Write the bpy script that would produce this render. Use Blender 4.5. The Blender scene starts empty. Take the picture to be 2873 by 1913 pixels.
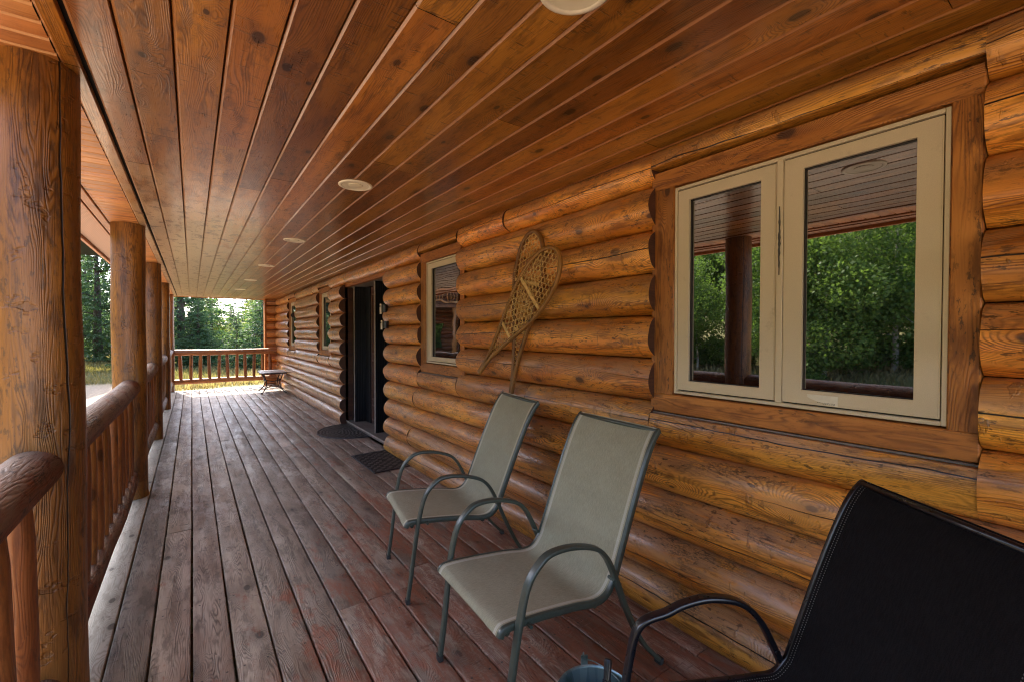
import bpy, math, random
import numpy as np
from mathutils import Vector, Matrix
random.seed(7); np.random.seed(7)
sc = bpy.context.scene
C = sc.collection
R = math.radians

# ------------------------------------------------------------------ camera, sky, sun, exposure
cam = bpy.data.objects.new('camera', bpy.data.cameras.new('camera')); C.objects.link(cam)
cam.location = (0, 0, 1.36)
cam.data.sensor_width = 36; cam.data.lens = 36 * 1247 / 2873
cam.data.clip_start = .02; cam.data.clip_end = 2000
yaw, pit, rol = R(35.77), R(-.977), R(.05)
fw = Vector((math.sin(yaw) * math.cos(pit), math.cos(yaw) * math.cos(pit), math.sin(pit)))
rt = Vector((math.cos(yaw), -math.sin(yaw), 0)); up = rt.cross(fw)
r2 = rt * math.cos(rol) + up * math.sin(rol); u2 = -rt * math.sin(rol) + up * math.cos(rol)
cam.rotation_mode = 'QUATERNION'
cam.rotation_quaternion = Matrix((r2, u2, -fw)).transposed().to_quaternion()
sc.camera = cam
SUN = Vector((-.24, 1, 1.17)).normalized()
world = bpy.data.worlds.new('World'); sc.world = world; world.use_nodes = True
wt = world.node_tree; wt.nodes.clear()
sky = wt.nodes.new('ShaderNodeTexSky'); sky.sky_type = 'NISHITA'; sky.sun_disc = False
sky.sun_elevation = math.asin(SUN.z); sky.sun_rotation = math.atan2(SUN.x, SUN.y)
sky.air_density = .8; sky.dust_density = 7.0; sky.ozone_density = 0.2; sky.altitude = 1500
bg = wt.nodes.new('ShaderNodeBackground'); bg.inputs[1].default_value = .15
wo = wt.nodes.new('ShaderNodeOutputWorld')
wt.links.new(sky.outputs[0], bg.inputs[0]); wt.links.new(bg.outputs[0], wo.inputs[0])
sl = bpy.data.lights.new('sun', 'SUN'); sl.energy = 2.6; sl.angle = R(.6); sl.color = (1, .93, .82)
so = bpy.data.objects.new('sun', sl); C.objects.link(so); so.rotation_mode = 'QUATERNION'
so.rotation_quaternion = SUN.to_track_quat('Z', 'Y'); so.location = (0, 0, 30)
sc.view_settings.view_transform = 'Standard'; sc.view_settings.look = 'None'
sc.view_settings.gamma = 1; sc.view_settings.exposure = 3.1
sc.render.engine = 'CYCLES'
try:
    cy = sc.cycles; cy.use_denoising = True; cy.denoiser = 'OPENIMAGEDENOISE'
    cy.max_bounces = 10; cy.diffuse_bounces = 6; cy.glossy_bounces = 5; cy.transmission_bounces = 4
    cy.sample_clamp_indirect = 6; cy.use_adaptive_sampling = False; cy.denoising_prefilter = 'NONE'; cy.filter_width = 1.15
    cy.caustics_reflective = False; cy.caustics_refractive = False
except Exception: pass

# ------------------------------------------------------------------ node helpers
class NT:
    def __init__(s, name):
        s.m = bpy.data.materials.new(name); s.m.use_nodes = True
        s.t = s.m.node_tree; s.t.nodes.clear()
        s.o = s.t.nodes.new('ShaderNodeOutputMaterial')
    def n(s, typ, **k):
        nd = s.t.nodes.new(typ)
        for a, b in k.items(): setattr(nd, a, b)
        return nd
    def put(s, sock, v):
        if isinstance(v, bpy.types.NodeSocket): s.t.links.new(v, sock)
        elif v is not None: sock.default_value = v
    def math(s, op, a, b=None, c=None, clamp=False):
        nd = s.n('ShaderNodeMath', operation=op, use_clamp=clamp)
        s.put(nd.inputs[0], a)
        if b is not None: s.put(nd.inputs[1], b)
        if c is not None: s.put(nd.inputs[2], c)
        return nd.outputs[0]
    def add(s, a, b): return s.math('ADD', a, b)
    def sub(s, a, b): return s.math('SUBTRACT', a, b)
    def mul(s, a, b): return s.math('MULTIPLY', a, b)
    def uv(s):
        nd = s.n('ShaderNodeUVMap'); sp = s.n('ShaderNodeSeparateXYZ'); s.t.links.new(nd.outputs[0], sp.inputs[0])
        return sp.outputs[0], sp.outputs[1]
    def pos(s):
        nd = s.n('ShaderNodeNewGeometry'); sp = s.n('ShaderNodeSeparateXYZ'); s.t.links.new(nd.outputs['Position'], sp.inputs[0])
        return sp.outputs[0], sp.outputs[1], sp.outputs[2]
    def objc(s):
        nd = s.n('ShaderNodeTexCoord'); return nd.outputs['Object']
    def xyz(s, x, y=0., z=0.):
        nd = s.n('ShaderNodeCombineXYZ')
        s.put(nd.inputs[0], x); s.put(nd.inputs[1], y); s.put(nd.inputs[2], z); return nd.outputs[0]
    def noise(s, vec, scale=1., detail=2., rough=.5, dist=0.):
        nd = s.n('ShaderNodeTexNoise'); s.put(nd.inputs['Vector'], vec)
        nd.inputs['Scale'].default_value = scale; nd.inputs['Detail'].default_value = detail
        nd.inputs['Roughness'].default_value = rough; nd.inputs['Distortion'].default_value = dist
        return nd.outputs[0]
    def vor(s, vec, scale=1., feature='F1'):
        nd = s.n('ShaderNodeTexVoronoi', feature=feature, voronoi_dimensions='2D' if feature == 'F1' else '3D')
        s.put(nd.inputs['Vector'], vec); nd.inputs['Scale'].default_value = scale; return nd.outputs
    def ss(s, v, a, b, lo=0., hi=1.):
        nd = s.n('ShaderNodeMapRange', interpolation_type='SMOOTHSTEP')
        s.put(nd.inputs[0], v); nd.inputs[1].default_value = a; nd.inputs[2].default_value = b
        nd.inputs[3].default_value = lo; nd.inputs[4].default_value = hi; return nd.outputs[0]
    def mix(s, f, a, b, mode='MIX'):
        nd = s.n('ShaderNodeMix', data_type='RGBA', blend_type=mode)
        s.put(nd.inputs[0], f)
        for i, v in ((6, a), (7, b)):
            if isinstance(v, tuple): v = (*v[:3], 1)
            s.put(nd.inputs[i], v)
        return nd.outputs[2]
    def attr(s, name):
        nd = s.n('ShaderNodeAttribute', attribute_name=name); return nd.outputs['Fac']
    def bump(s, h, strength=.3, dist=.01, nrm=None):
        nd = s.n('ShaderNodeBump'); s.put(nd.inputs['Height'], h)
        nd.inputs['Strength'].default_value = strength; nd.inputs['Distance'].default_value = dist
        if nrm is not None: s.put(nd.inputs['Normal'], nrm)
        return nd.outputs[0]
    def bsdf(s, col, rough=.5, normal=None, metal=0., spec=.5, coat=0., coatr=.2, trans=None, ior=None, sheen=0.):
        nd = s.n('ShaderNodeBsdfPrincipled')
        if isinstance(col, tuple): col = (*col[:3], 1)
        s.put(nd.inputs['Base Color'], col); s.put(nd.inputs['Roughness'], rough)
        s.put(nd.inputs['Metallic'], metal); s.put(nd.inputs['Specular IOR Level'], spec)
        nd.inputs['Coat Weight'].default_value = coat; nd.inputs['Coat Roughness'].default_value = coatr
        if ior: nd.inputs['IOR'].default_value = ior
        if normal is not None: s.put(nd.inputs['Normal'], normal)
        if sheen: nd.inputs['Sheen Weight'].default_value = sheen
        s.t.links.new(nd.outputs[0], s.o.inputs[0]); return nd

def wood(name, mid, dark, light, ring=45., warp=1.2, knot=6., kscale=6., kgate=.45, rough=.42, coat=0., coatr=.25,
         crack=0., cv=0., grey=0., greycol=(.10, .085, .07), speck=0., bumps=.35, var=.35, stain=None, ringk=.55, fine=1., ticks=0., spec=.5, tfreq=60., edge=None, contrast=.5, hue=.012):
    T = NT(name); u, v = T.uv(); rnd = T.attr('rnd')
    n1 = T.noise(T.xyz(T.mul(u, .9), T.mul(v, 7.)), 1., 3., .5)
    kv = T.vor(T.xyz(T.mul(u, .55), v), kscale)
    kd = kv['Distance']; sepc = T.n('ShaderNodeSeparateColor'); T.t.links.new(kv['Color'], sepc.inputs[0])
    gate = T.math('GREATER_THAN', sepc.outputs[0], kgate)
    ks = T.mul(kd, kd); kb = T.mul(T.math('POWER', 2.718, T.mul(ks, -14.)), gate)
    g = T.add(T.add(T.mul(v, ring), T.mul(n1, warp * 4.)), T.mul(kb, knot))
    st = T.add(T.mul(T.math('SINE', T.mul(g, 6.283)), .5), .5)
    st = T.math('POWER', st, 2.2)
    nst = T.noise(T.xyz(T.mul(u, 1.7), T.mul(v, 20.)), 1., 2.)
    st = T.mul(st, T.ss(nst, .3, .65))
    fib = T.noise(T.xyz(T.mul(u, 9.), T.mul(v, 420.)), 1., 2., .6)
    big = T.noise(T.xyz(T.mul(u, 1.1), T.mul(v, 6.)), 1.3, 3., .6)
    col = T.mix(T.ss(big, .32, .68), mid, light)
    dk = T.noise(T.xyz(T.mul(u, 2.6), T.mul(v, 11.)), 1.7, 6., .72)
    col = T.mix(T.mul(T.ss(dk, .49, .62), contrast), col, dark)
    col = T.mix(T.mul(st, ringk), col, dark)
    col = T.mix(T.mul(T.ss(fib, .5, .85), .35 * fine), col, dark)
    szn = T.add(T.mul(sepc.outputs[1], .9), .5); kr = T.math('DIVIDE', T.add(kd, T.mul(T.sub(fib, .5), .02)), szn)
    core = T.mul(T.ss(kr, .0165 * kscale, .010 * kscale), gate); halo = T.mul(T.ss(kr, .045 * kscale, .012 * kscale), gate)
    col = T.mix(T.mul(halo, .35), col, dark)
    col = T.mix(T.mul(core, .8), col, tuple(c * .35 for c in dark))
    hs = T.n('ShaderNodeHueSaturation'); T.put(hs.inputs['Color'], col)
    T.put(hs.inputs['Value'], T.add(T.mul(T.sub(rnd, .5), var * 1.6), 1.))
    T.put(hs.inputs['Hue'], T.add(.5, T.mul(T.sub(T.math('FRACT', T.mul(rnd, 7.31)), .5), hue)))
    col = hs.outputs[0]
    h = T.add(T.mul(st, -.5), T.mul(fib, -.5 * fine))
    if ticks:
        tk = T.noise(T.xyz(T.mul(u, tfreq), T.mul(v, 9.)), 1., 3., .65)
        tg = T.noise(T.xyz(T.mul(u, 2.2), T.mul(v, 5.)), 1.5, 3.)
        tm = T.mul(T.ss(tk, .58, .64), T.ss(tg, .44, .56))
        col = T.mix(T.mul(tm, ticks), col, tuple(c * .4 for c in dark)); h = T.sub(h, T.mul(tm, 1.4))
    if grey:
        upv = T.attr('up')
        gn = T.noise(T.xyz(T.mul(u, 5.), T.mul(v, 16.)), 1., 5., .72)
        gl = T.noise(T.xyz(T.mul(u, .9), T.mul(v, 3.)), 1.2, 2.)
        gm = T.mul(T.mul(T.ss(T.add(upv, T.mul(gl, .3)), .55, .85), T.ss(gn, .34, .52)), T.ss(gl, .28, .46))
        sp = T.noise(T.xyz(T.mul(u, 50.), T.mul(v, 110.)), 1., 4., .8)
        g2 = T.noise(T.xyz(T.mul(u, 3.2), T.mul(v, 9.)), 1., 3., .6)
        sm = T.mul(T.ss(upv, .40, .75), T.mul(T.ss(sp, .46, .56), T.ss(g2, .50, .62)))
        col = T.mix(T.mul(gm, grey), col, greycol)
        col = T.mix(T.mul(sm, grey), col, (.03, .02, .012))
    if speck:
        s1 = T.noise(T.xyz(T.mul(u, 22.), T.mul(v, 60.)), 1., 3., .7); s2 = T.noise(T.xyz(u, T.mul(v, 3.)), 2.3, 2.)
        col = T.mix(T.mul(T.mul(T.ss(s1, .55, .63), T.ss(s2, .42, .56)), speck), col, (.05, .025, .012))
    if crack:
        cn = T.noise(T.xyz(T.mul(u, .9), T.mul(rnd, 90.)), 1., 4., .6)
        cc = T.math('ABSOLUTE', T.sub(T.sub(v, T.attr('cv')), T.mul(T.sub(cn, .5), .07)))
        cg = T.noise(T.xyz(T.mul(u, .8), T.mul(rnd, 50.)), 1., 1.)
        wdt = T.mul(T.ss(cg, .42, .62), .0024 * crack)
        cm = T.ss(T.sub(cc, wdt), .0012, -.0006)
        cm = T.mul(cm, T.ss(cg, .42, .46))
        col = T.mix(cm, col, (.012, .006, .003)); h = T.sub(h, T.mul(cm, 5.))
    if edge: col = T.mix(T.mul(T.ss(T.attr('up'), .6, .9), .75), col, edge)
    if stain: col, rough = stain(T, col, u, v, rnd, rough)
    if isinstance(rough, float): rough = T.add(T.mul(fib, .22), rough - .1)
    nrm = T.bump(h, bumps, .002)
    T.bsdf(col, rough, nrm, coat=coat, coatr=coatr, spec=spec)
    return T.m

def plain(name, col, rough=.5, metal=0., nscale=30., namt=.25, bump=.1, spec=.5, coat=0., dist=.002):
    T = NT(name); oc = T.objc(); n = T.noise(oc, nscale, 4., .6); n2 = T.noise(oc, nscale * .12, 3.)
    f = T.add(T.mul(n, .6), T.mul(n2, .4))
    c = T.mix(T.ss(f, .35, .65), tuple(x * (1 - namt) for x in col), tuple(min(1, x * (1 + namt)) for x in col))
    T.bsdf(c, T.add(T.mul(n, .2), rough - .1), T.bump(n, bump, dist), metal=metal, spec=spec, coat=coat)
    return T.m

# ------------------------------------------------------------------ materials
def deck_stain_glare(T, col, u, v, rnd, rough):
    x, y, z = T.pos()
    p = T.xyz(T.mul(x, 1.4), y, 0.)
    n = T.noise(p, 2.2, 6., .72); n2 = T.noise(T.xyz(T.mul(x, 8.), T.mul(y, 2.5), 3.), 1., 5., .75)
    f = T.add(T.mul(n, .5), T.mul(n2, .5))
    # red stain survives mostly where people do not walk and rain does not reach
    w = T.add(T.mul(T.ss(x, -.1, 1.3), .16), T.mul(T.ss(y, 5., .8), .20))
    m = T.ss(T.add(f, w), .69, .76)
    red = T.mix(T.ss(n2, .35, .65), (.13, .034, .015), (.27, .080, .034))
    col = T.mix(T.mul(m, T.ss(T.noise(T.xyz(T.mul(x, 30.), T.mul(y, 7.), 1.), 1., 5., .8), .38, .58, .25, .8)), col, red)
    blk = T.noise(T.xyz(T.mul(x, 5.), T.mul(y, 4.), 7.), 1., 6., .8)
    col = T.mix(T.mul(T.ss(blk, .60, .74), .65), col, (.05, .045, .045))
    sy = T.mul(T.sub(T.math('FRACT', T.mul(y, 1 / .6)), .5), .6); sx = T.mul(T.sub(T.math('ABSOLUTE', T.sub(T.math('FRACT', T.mul(T.add(x, .30), 1 / .1445)), .5)), .29), .1445)
    sd = T.math('SQRT', T.add(T.mul(sx, sx), T.mul(sy, sy))); col = T.mix(T.mul(T.ss(sd, .0055, .004), .85), col, (.02, .016, .014))
    pale = T.noise(T.xyz(T.mul(x, 4.), T.mul(y, 1.6), 11.), 1.4, 6., .75); sheen_m = T.mul(T.mul(T.ss(pale, .52, .64), T.ss(y, 2.6, 5.)), T.ss(x, 1.5, .7))
    col = T.mix(T.mul(sheen_m, .6), col, (.52, .47, .42))  # whitish sheen along the middle of the deck, painted into the colour
    ro = T.add(T.ss(n2, .3, .7, .34, .6), T.mul(m, -.04))
    return col, ro
def log_stain(T, col, u, v, rnd, rough):
    x, y, z = T.pos(); n = T.noise(T.xyz(T.mul(y, 1.3), T.mul(z, 6.), 0.), 1., 4., .7)
    m = T.mul(T.ss(y, 3.5, 9.), T.ss(n, .38, .6)); col = T.mix(T.mul(m, .5), col, (.50, .30, .19))
    tk = T.noise(T.xyz(T.mul(y, 12.), T.mul(z, 9.), 2.), 1., 4., .7); tm = T.mul(T.ss(y, 4., 8.), T.ss(tk, .55, .62))
    return T.mix(T.mul(tm, .75), col, (.06, .025, .015)), rough
def ceil_glare_ticks(T, col, u, v, rnd, rough):
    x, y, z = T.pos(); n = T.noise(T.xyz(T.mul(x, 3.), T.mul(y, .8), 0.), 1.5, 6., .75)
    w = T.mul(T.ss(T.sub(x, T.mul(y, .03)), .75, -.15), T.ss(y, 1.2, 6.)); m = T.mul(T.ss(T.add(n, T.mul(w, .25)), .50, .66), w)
    col = T.mix(T.mul(m, .8), col, (.58, .42, .27))  # outdoor glare on the far outer boards, put into the colour
    tk = T.noise(T.xyz(T.mul(y, 7.), T.mul(x, 9.), 5.), 1., 4., .72); tg = T.noise(T.xyz(T.mul(x, 4.), T.mul(y, 1.3), 9.), 1.3, 4., .7)
    tm = T.mul(T.mul(T.ss(y, 1.6, 5.), T.ss(x, 1.1, .4)), T.mul(T.ss(tk, .53, .60), T.ss(tg, .40, .52)))
    col = T.mix(T.mul(tm, .85), col, (.10, .035, .018))
    return col, rough
M = {}
M['log'] = wood('log_wood', (.64, .212, .022), (.105, .024, .004), (.92, .41, .065), ring=85, warp=5., knot=14., kscale=3.6, kgate=.5,
                rough=.34, coat=.35, coatr=.22, crack=.7, grey=.68, greycol=(.37, .195, .10), speck=.8, bumps=1.0, var=.34, hue=.012, contrast=.55, ringk=.7, ticks=.35, tfreq=26., stain=log_stain)
M['log_end'] = wood('log_end_grain', (.055, .018, .007), (.03, .009, .004), (.09, .03, .011), ring=60, rough=.7, bumps=.3, var=.3)
M['post'] = wood('post_wood', (.185, .066, .009), (.036, .010, .002), (.31, .125, .018), ring=105, warp=9., knot=20., kscale=3.0, kgate=.55,
                 rough=.42, coat=.1, crack=1.1, speck=.6, bumps=1.2, var=.12, ringk=.62, contrast=.6, ticks=.3, tfreq=14.)
M['rail'] = wood('rail_wood', (.17, .052, .018), (.06, .016, .005), (.28, .10, .036), ring=80, warp=5., knot=9., kscale=5., rough=.62, spec=.3,
                 coat=0., coatr=.35, crack=2.2, grey=.95, greycol=(.25, .175, .115), speck=.9, bumps=1.4, var=.2, contrast=.7, ticks=.6, tfreq=18.)
M['baluster'] = wood('baluster_wood', (.24, .083, .018), (.095, .026, .006), (.35, .135, .032), ring=90, warp=5., rough=.42, speck=.4, bumps=.4, var=.25)
M['far_rail'] = wood('sheltered_rail_wood', (.30, .095, .022), (.12, .032, .008), (.42, .15, .036), ring=80, warp=5., rough=.4, crack=1., grey=.3, greycol=(.3, .2, .13), speck=.4, bumps=.8, var=.2)
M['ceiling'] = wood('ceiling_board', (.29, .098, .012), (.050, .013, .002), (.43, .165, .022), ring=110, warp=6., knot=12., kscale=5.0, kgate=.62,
                    rough=.30, coat=.45, coatr=.13, bumps=.4, var=.46, hue=.02, contrast=.5, ringk=.55, ticks=.55, speck=.25, edge=(.36, .15, .055), stain=ceil_glare_ticks)
M['soffit'] = wood('soffit_board', (.42, .16, .042), (.20, .06, .016), (.54, .22, .065), ring=90, warp=5., rough=.4, bumps=.3, var=.25, ringk=.4, edge=(.60, .30, .11))
M['trim'] = wood('trim_wood', (.36, .125, .022), (.09, .022, .005), (.50, .20, .04), ring=80, warp=6., knot=14., kscale=4.5, kgate=.5,
                 rough=.5, speck=.75, bumps=.9, var=.25, ringk=.6)
M['rough_trim'] = wood('rough_trim_wood', (.22, .06, .018), (.09, .022, .008), (.36, .12, .035), ring=24, warp=2.5, rough=.65, speck=.9, bumps=1., var=.25)
M['deck'] = wood('deck_board', (.225, .158, .112), (.050, .035, .025), (.40, .33, .255), ring=80, warp=8., knot=16., kscale=4.2, kgate=.55,
                 rough=.45, bumps=1.1, var=.42, contrast=.55, hue=.01, ringk=.75, stain=deck_stain_glare, ticks=.3)
M['edge_board'] = wood('deck_edge_board', (.46, .40, .29), (.22, .17, .11), (.54, .47, .36), ring=70, warp=6., rough=.6, speck=.4, bumps=.5, crack=.6)
M['dark'] = plain('dark_void', (.012, .009, .007), .9)
M['joist'] = plain('joist_wood', (.06, .03, .016), .9)

def perf():
    T = NT('vented_soffit'); x, y, z = T.pos()
    w = T.math('FRACT', T.mul(y, 1 / .05)); l = T.ss(T.math('ABSOLUTE', T.sub(w, .5)), .34, .46)
    w2 = T.math('FRACT', T.mul(x, 1 / .012)); d = T.mul(T.ss(T.math('ABSOLUTE', T.sub(w2, .5)), .2, .1), T.ss(T.math('ABSOLUTE', T.sub(w, .5)), .2, .1))
    c = T.mix(l, (.46, .24, .15), (.14, .055, .03)); c = T.mix(T.mul(d, .6), c, (.12, .05, .03))
    T.bsdf(c, .45, T.bump(l, -.5, .003)); return T.m
M['vent'] = perf()

def vinyl():
    T = NT('cream_window_frame'); oc = T.objc(); n = T.noise(oc, 700., 2.); n2 = T.noise(oc, 9., 5., .7)
    c = T.mix(T.ss(n, .35, .65), (.56, .475, .33), (.64, .55, .39)); c = T.mix(T.mul(T.ss(n2, .6, .75), .35), c, (.22, .17, .10))
    T.bsdf(c, .5, T.bump(n, .12, .001)); return T.m
M['vinyl'] = vinyl()
M['gasket'] = plain('black_gasket', (.02, .012, .008), .6)
M['scuff'] = plain('grey_scuff', (.06, .055, .05), .7)

def glass(name, wav, sc_):
    T = NT(name); x, y, z = T.pos()
    n = T.noise(T.xyz(T.mul(y, .7), T.mul(z, 2.2), 0.), sc_, 1.); 
    T.bsdf((.006, .006, .008), .015, T.bump(n, 1., wav), ior=3.2)
    return T.m
M['glass'] = glass('window_glass', .00022, 3.)
M['glass_wavy'] = glass('wavy_window_glass', .0007, 4.)
M['sticker'] = plain('paper_sticker', (.72, .68, .56), .6, namt=.08)
M['ink'] = plain('printed_ink', (.12, .12, .11), .7)
M['fluted'] = plain('black_fluted_frame', (.0065, .0065, .009), .38, namt=.1)
M['alu'] = plain('weather_strip', (.20, .165, .14), .5, namt=.2)
M['door_wood'] = wood('dark_door_wood', (.050, .016, .011), (.018, .006, .005), (.085, .028, .018), ring=30, rough=.4, bumps=.4, var=.2, coat=.3)
M['door_edge'] = plain('door_moulding', (.12, .06, .045), .35)
M['sill'] = plain('door_sill', (.13, .105, .085), .6, nscale=14., namt=.35)
M['can'] = plain('cream_light_trim', (.80, .72, .58), .45, namt=.05)
M['can_in'] = plain('cream_light_lens', (.74, .66, .50), .4, namt=.06, nscale=8.)
M['shoe'] = wood('snowshoe_wood', (.19, .080, .018), (.08, .03, .008), (.28, .13, .032), ring=60, rough=.45, bumps=.3)
M['lace'] = plain('rawhide_lacing', (.66, .44, .17), .55, nscale=60.)
M['rubber'] = None
def rubber(name, mode):
    T = NT(name); u, v = T.uv()
    n = T.noise(T.xyz(u, v), 6., 2.)
    if mode == 'half':
        d = T.math('SQRT', T.add(T.mul(u, u), T.mul(T.mul(v, v), .42)))
        w = T.math('SINE', T.add(T.mul(d, 150.), T.mul(n, 16.)))
    else:
        a = T.math('SINE', T.add(T.mul(u, 70.), T.mul(n, 12.))); b = T.math('SINE', T.add(T.mul(v, 70.), T.mul(n, 12.)))
        w = T.mul(T.mul(a, b), 1.8)
    n3 = T.noise(T.xyz(u, v), 60., 3.)
    hgt = T.add(T.ss(w, -.2, .5), T.mul(n3, .35))
    c = T.mix(T.ss(w, -.1, .4), (.003, .002, .002), (.075, .066, .062))
    T.bsdf(c, .6, T.bump(hgt, 1., .012), spec=.3); return T.m
M['rub_half'] = rubber('black_rubber_scroll', 'half'); M['rub_rect'] = rubber('black_rubber_relief', 'rect')
M['rub_edge'] = plain('black_rubber_border', (.016, .017, .022), .5)
M['iron'] = plain('dark_cast_metal', (.030, .018, .014), .45, metal=.3)
def slate():
    T = NT('slate_tabletop'); x, y = T.uv(); 
    w = T.math('ABSOLUTE', T.sub(T.math('FRACT', T.mul(y, 1 / .085)), .5)); l = T.ss(w, .40, .46)
    n = T.noise(T.xyz(x, y), 28., 5., .7)
    c = T.mix(T.ss(n, .35, .65), (.16, .18, .21), (.30, .30, .32)); c = T.mix(l, c, (.03, .03, .035))
    T.bsdf(c, .4, T.bump(l, -.5, .003)); return T.m
M['slate'] = slate()
def sling(name, c1, c2, hem, stitch, rough):
    T = NT(name); u, v = T.uv()      # u along, v across (metres from the centre line)
    a = T.math('SINE', T.mul(u, 2600.)); b = T.math('SINE', T.mul(v, 2600.)); wv = T.mul(a, b)
    n = T.noise(T.xyz(u, v), 9., 4., .6); n2 = T.noise(T.xyz(T.mul(u, 40.), T.mul(v, 300.)), 1., 2.)
    n3 = T.noise(T.xyz(u, v), 420., 2., .7)
    c = T.mix(T.ss(T.add(T.mul(n, .15), T.add(T.mul(n2, .35), T.mul(n3, .5))), .42, .58), tuple(q * .93 for q in c1), tuple(q * 1.06 for q in c2))
    av = T.math('ABSOLUTE', v)
    e = T.mul(T.ss(av, .200, .203), T.ss(av, .216, .213))
    c = T.mix(T.mul(e, .55), c, hem)
    if stitch:
        for r_ in (.206, .214):
            s1 = T.mul(T.ss(T.math('ABSOLUTE', T.sub(av, r_)), .0014, .0006), T.ss(T.math('SINE', T.mul(u, 900.)), -.1, .3))
            c = T.mix(T.mul(s1, .8), c, stitch)
    wr = T.noise(T.xyz(T.mul(u, 5.), T.mul(v, 2.)), 1.5, 2.)
    T.bsdf(c, rough, T.bump(T.add(wv, T.mul(wr, 5.)), .35, .0015), spec=.12); return T.m
M['sling'] = sling('olive_grey_mesh_fabric', (.305, .28, .18), (.355, .33, .22), (.60, .56, .43), (.55, .52, .42), .55)
M['sling_black'] = sling('black_mesh_fabric', (.0045, .0038, .0042), (.010, .0085, .009), (.0025, .0025, .003), (.20, .19, .18), .8)
M['frame_green'] = plain('grey_green_steel', (.045, .058, .044), .38, nscale=80., namt=.15, coat=.2)
M['frame_black'] = plain('black_steel', (.006, .006, .009), .30, nscale=80., namt=.15, coat=.3)
M['cap'] = plain('plastic_foot', (.03, .03, .03), .6)
def galv():
    T = NT('galvanized_steel'); oc = T.objc(); v = T.vor(oc, 60.); n = T.noise(oc, 14., 4., .7); s = T.n('ShaderNodeSeparateColor'); T.t.links.new(v['Color'], s.inputs[0])
    c = T.mix(s.outputs[0], (.16, .25, .27), (.30, .40, .41)); c = T.mix(T.ss(n, .5, .7), c, (.12, .19, .17))
    T.bsdf(c, T.add(T.mul(n, .3), .25), T.bump(n, .2, .002), metal=.75); return T.m
M['galv'] = galv()
M['tool'] = plain('black_tool_handle', (.013, .015, .022), .35, coat=.3)
M['pale_metal'] = plain('pale_painted_metal', (.85, .76, .66), .4, namt=.12)
M['black_plastic'] = plain('black_plastic', (.01, .01, .01), .35)
M['bark'] = plain('tree_bark', (.085, .062, .048), .9, nscale=14., namt=.5, bump=1., dist=.03)
M['aspen_bark'] = plain('pale_bark', (.34, .31, .25), .85, nscale=9., namt=.4, bump=.4)
def leaf(name, a, b, tr=.35, dark=.35):
    T = NT(name); r = T.attr('rnd'); oi = T.n('ShaderNodeObjectInfo')
    c = T.mix(r, a, b); c = T.mix(T.mul(oi.outputs['Random'], .35), c, (b[0] * .9, b[1] * .75, b[2] * .5))
    nd = T.bsdf(c, .55, spec=.3); tl = T.n('ShaderNodeBsdfTranslucent'); T.put(tl.inputs[0], T.mix(.5, c, (b[0] * 1.4, b[1] * 1.4, b[2] * .6)))
    mx = T.n('ShaderNodeMixShader'); mx.inputs[0].default_value = tr
    T.t.links.new(nd.outputs[0], mx.inputs[1]); T.t.links.new(tl.outputs[0], mx.inputs[2]); T.t.links.new(mx.outputs[0], T.o.inputs[0]); return T.m
M['needles'] = leaf('blue_green_needles', (.028, .070, .042), (.10, .17, .07), .35)
M['needles_lit'] = leaf('sunlit_needles', (.06, .10, .028), (.19, .24, .065), .45)  # lit copy of the needles, sunlight put into the colour
M['leaves'] = leaf('green_leaves', (.05, .12, .03), (.16, .26, .06), .5)
M['blade'] = leaf('grass_blades', (.08, .12, .035), (.34, .27, .13), .3)
def ground():
    T = NT('ground_soil'); x, y, z = T.pos(); p = T.xyz(x, y, 0.)
    n = T.noise(p, .5, 5., .6); f = T.noise(p, 14., 5., .7); 
    gv = T.mix(T.ss(f, .35, .65), (.25, .18, .12), (.40, .31, .21))
    gr = T.mix(T.ss(n, .35, .65), (.12, .13, .04), (.26, .22, .09)); gr = T.mix(T.mul(T.ss(f, .5, .7), .5), gr, (.06, .07, .02))
    near = T.mul(T.ss(T.add(x, T.mul(n, 2.)), -9.5, -8.), T.ss(T.add(T.sub(y, T.mul(T.ss(x, 0., -2.5), 4.)), T.mul(n, 3.)), 19.5, 17.))
    T.bsdf(T.mix(near, gr, gv), .95, T.bump(f, .8, .04)); return T.m
M['ground'] = ground()
M['rock'] = plain('grey_rock', (.28, .25, .25), .85, nscale=5., namt=.4, bump=.6, dist=.03)
M['metal_roof'] = plain('dark_metal_roof', (.06, .05, .045), .5)

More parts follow.
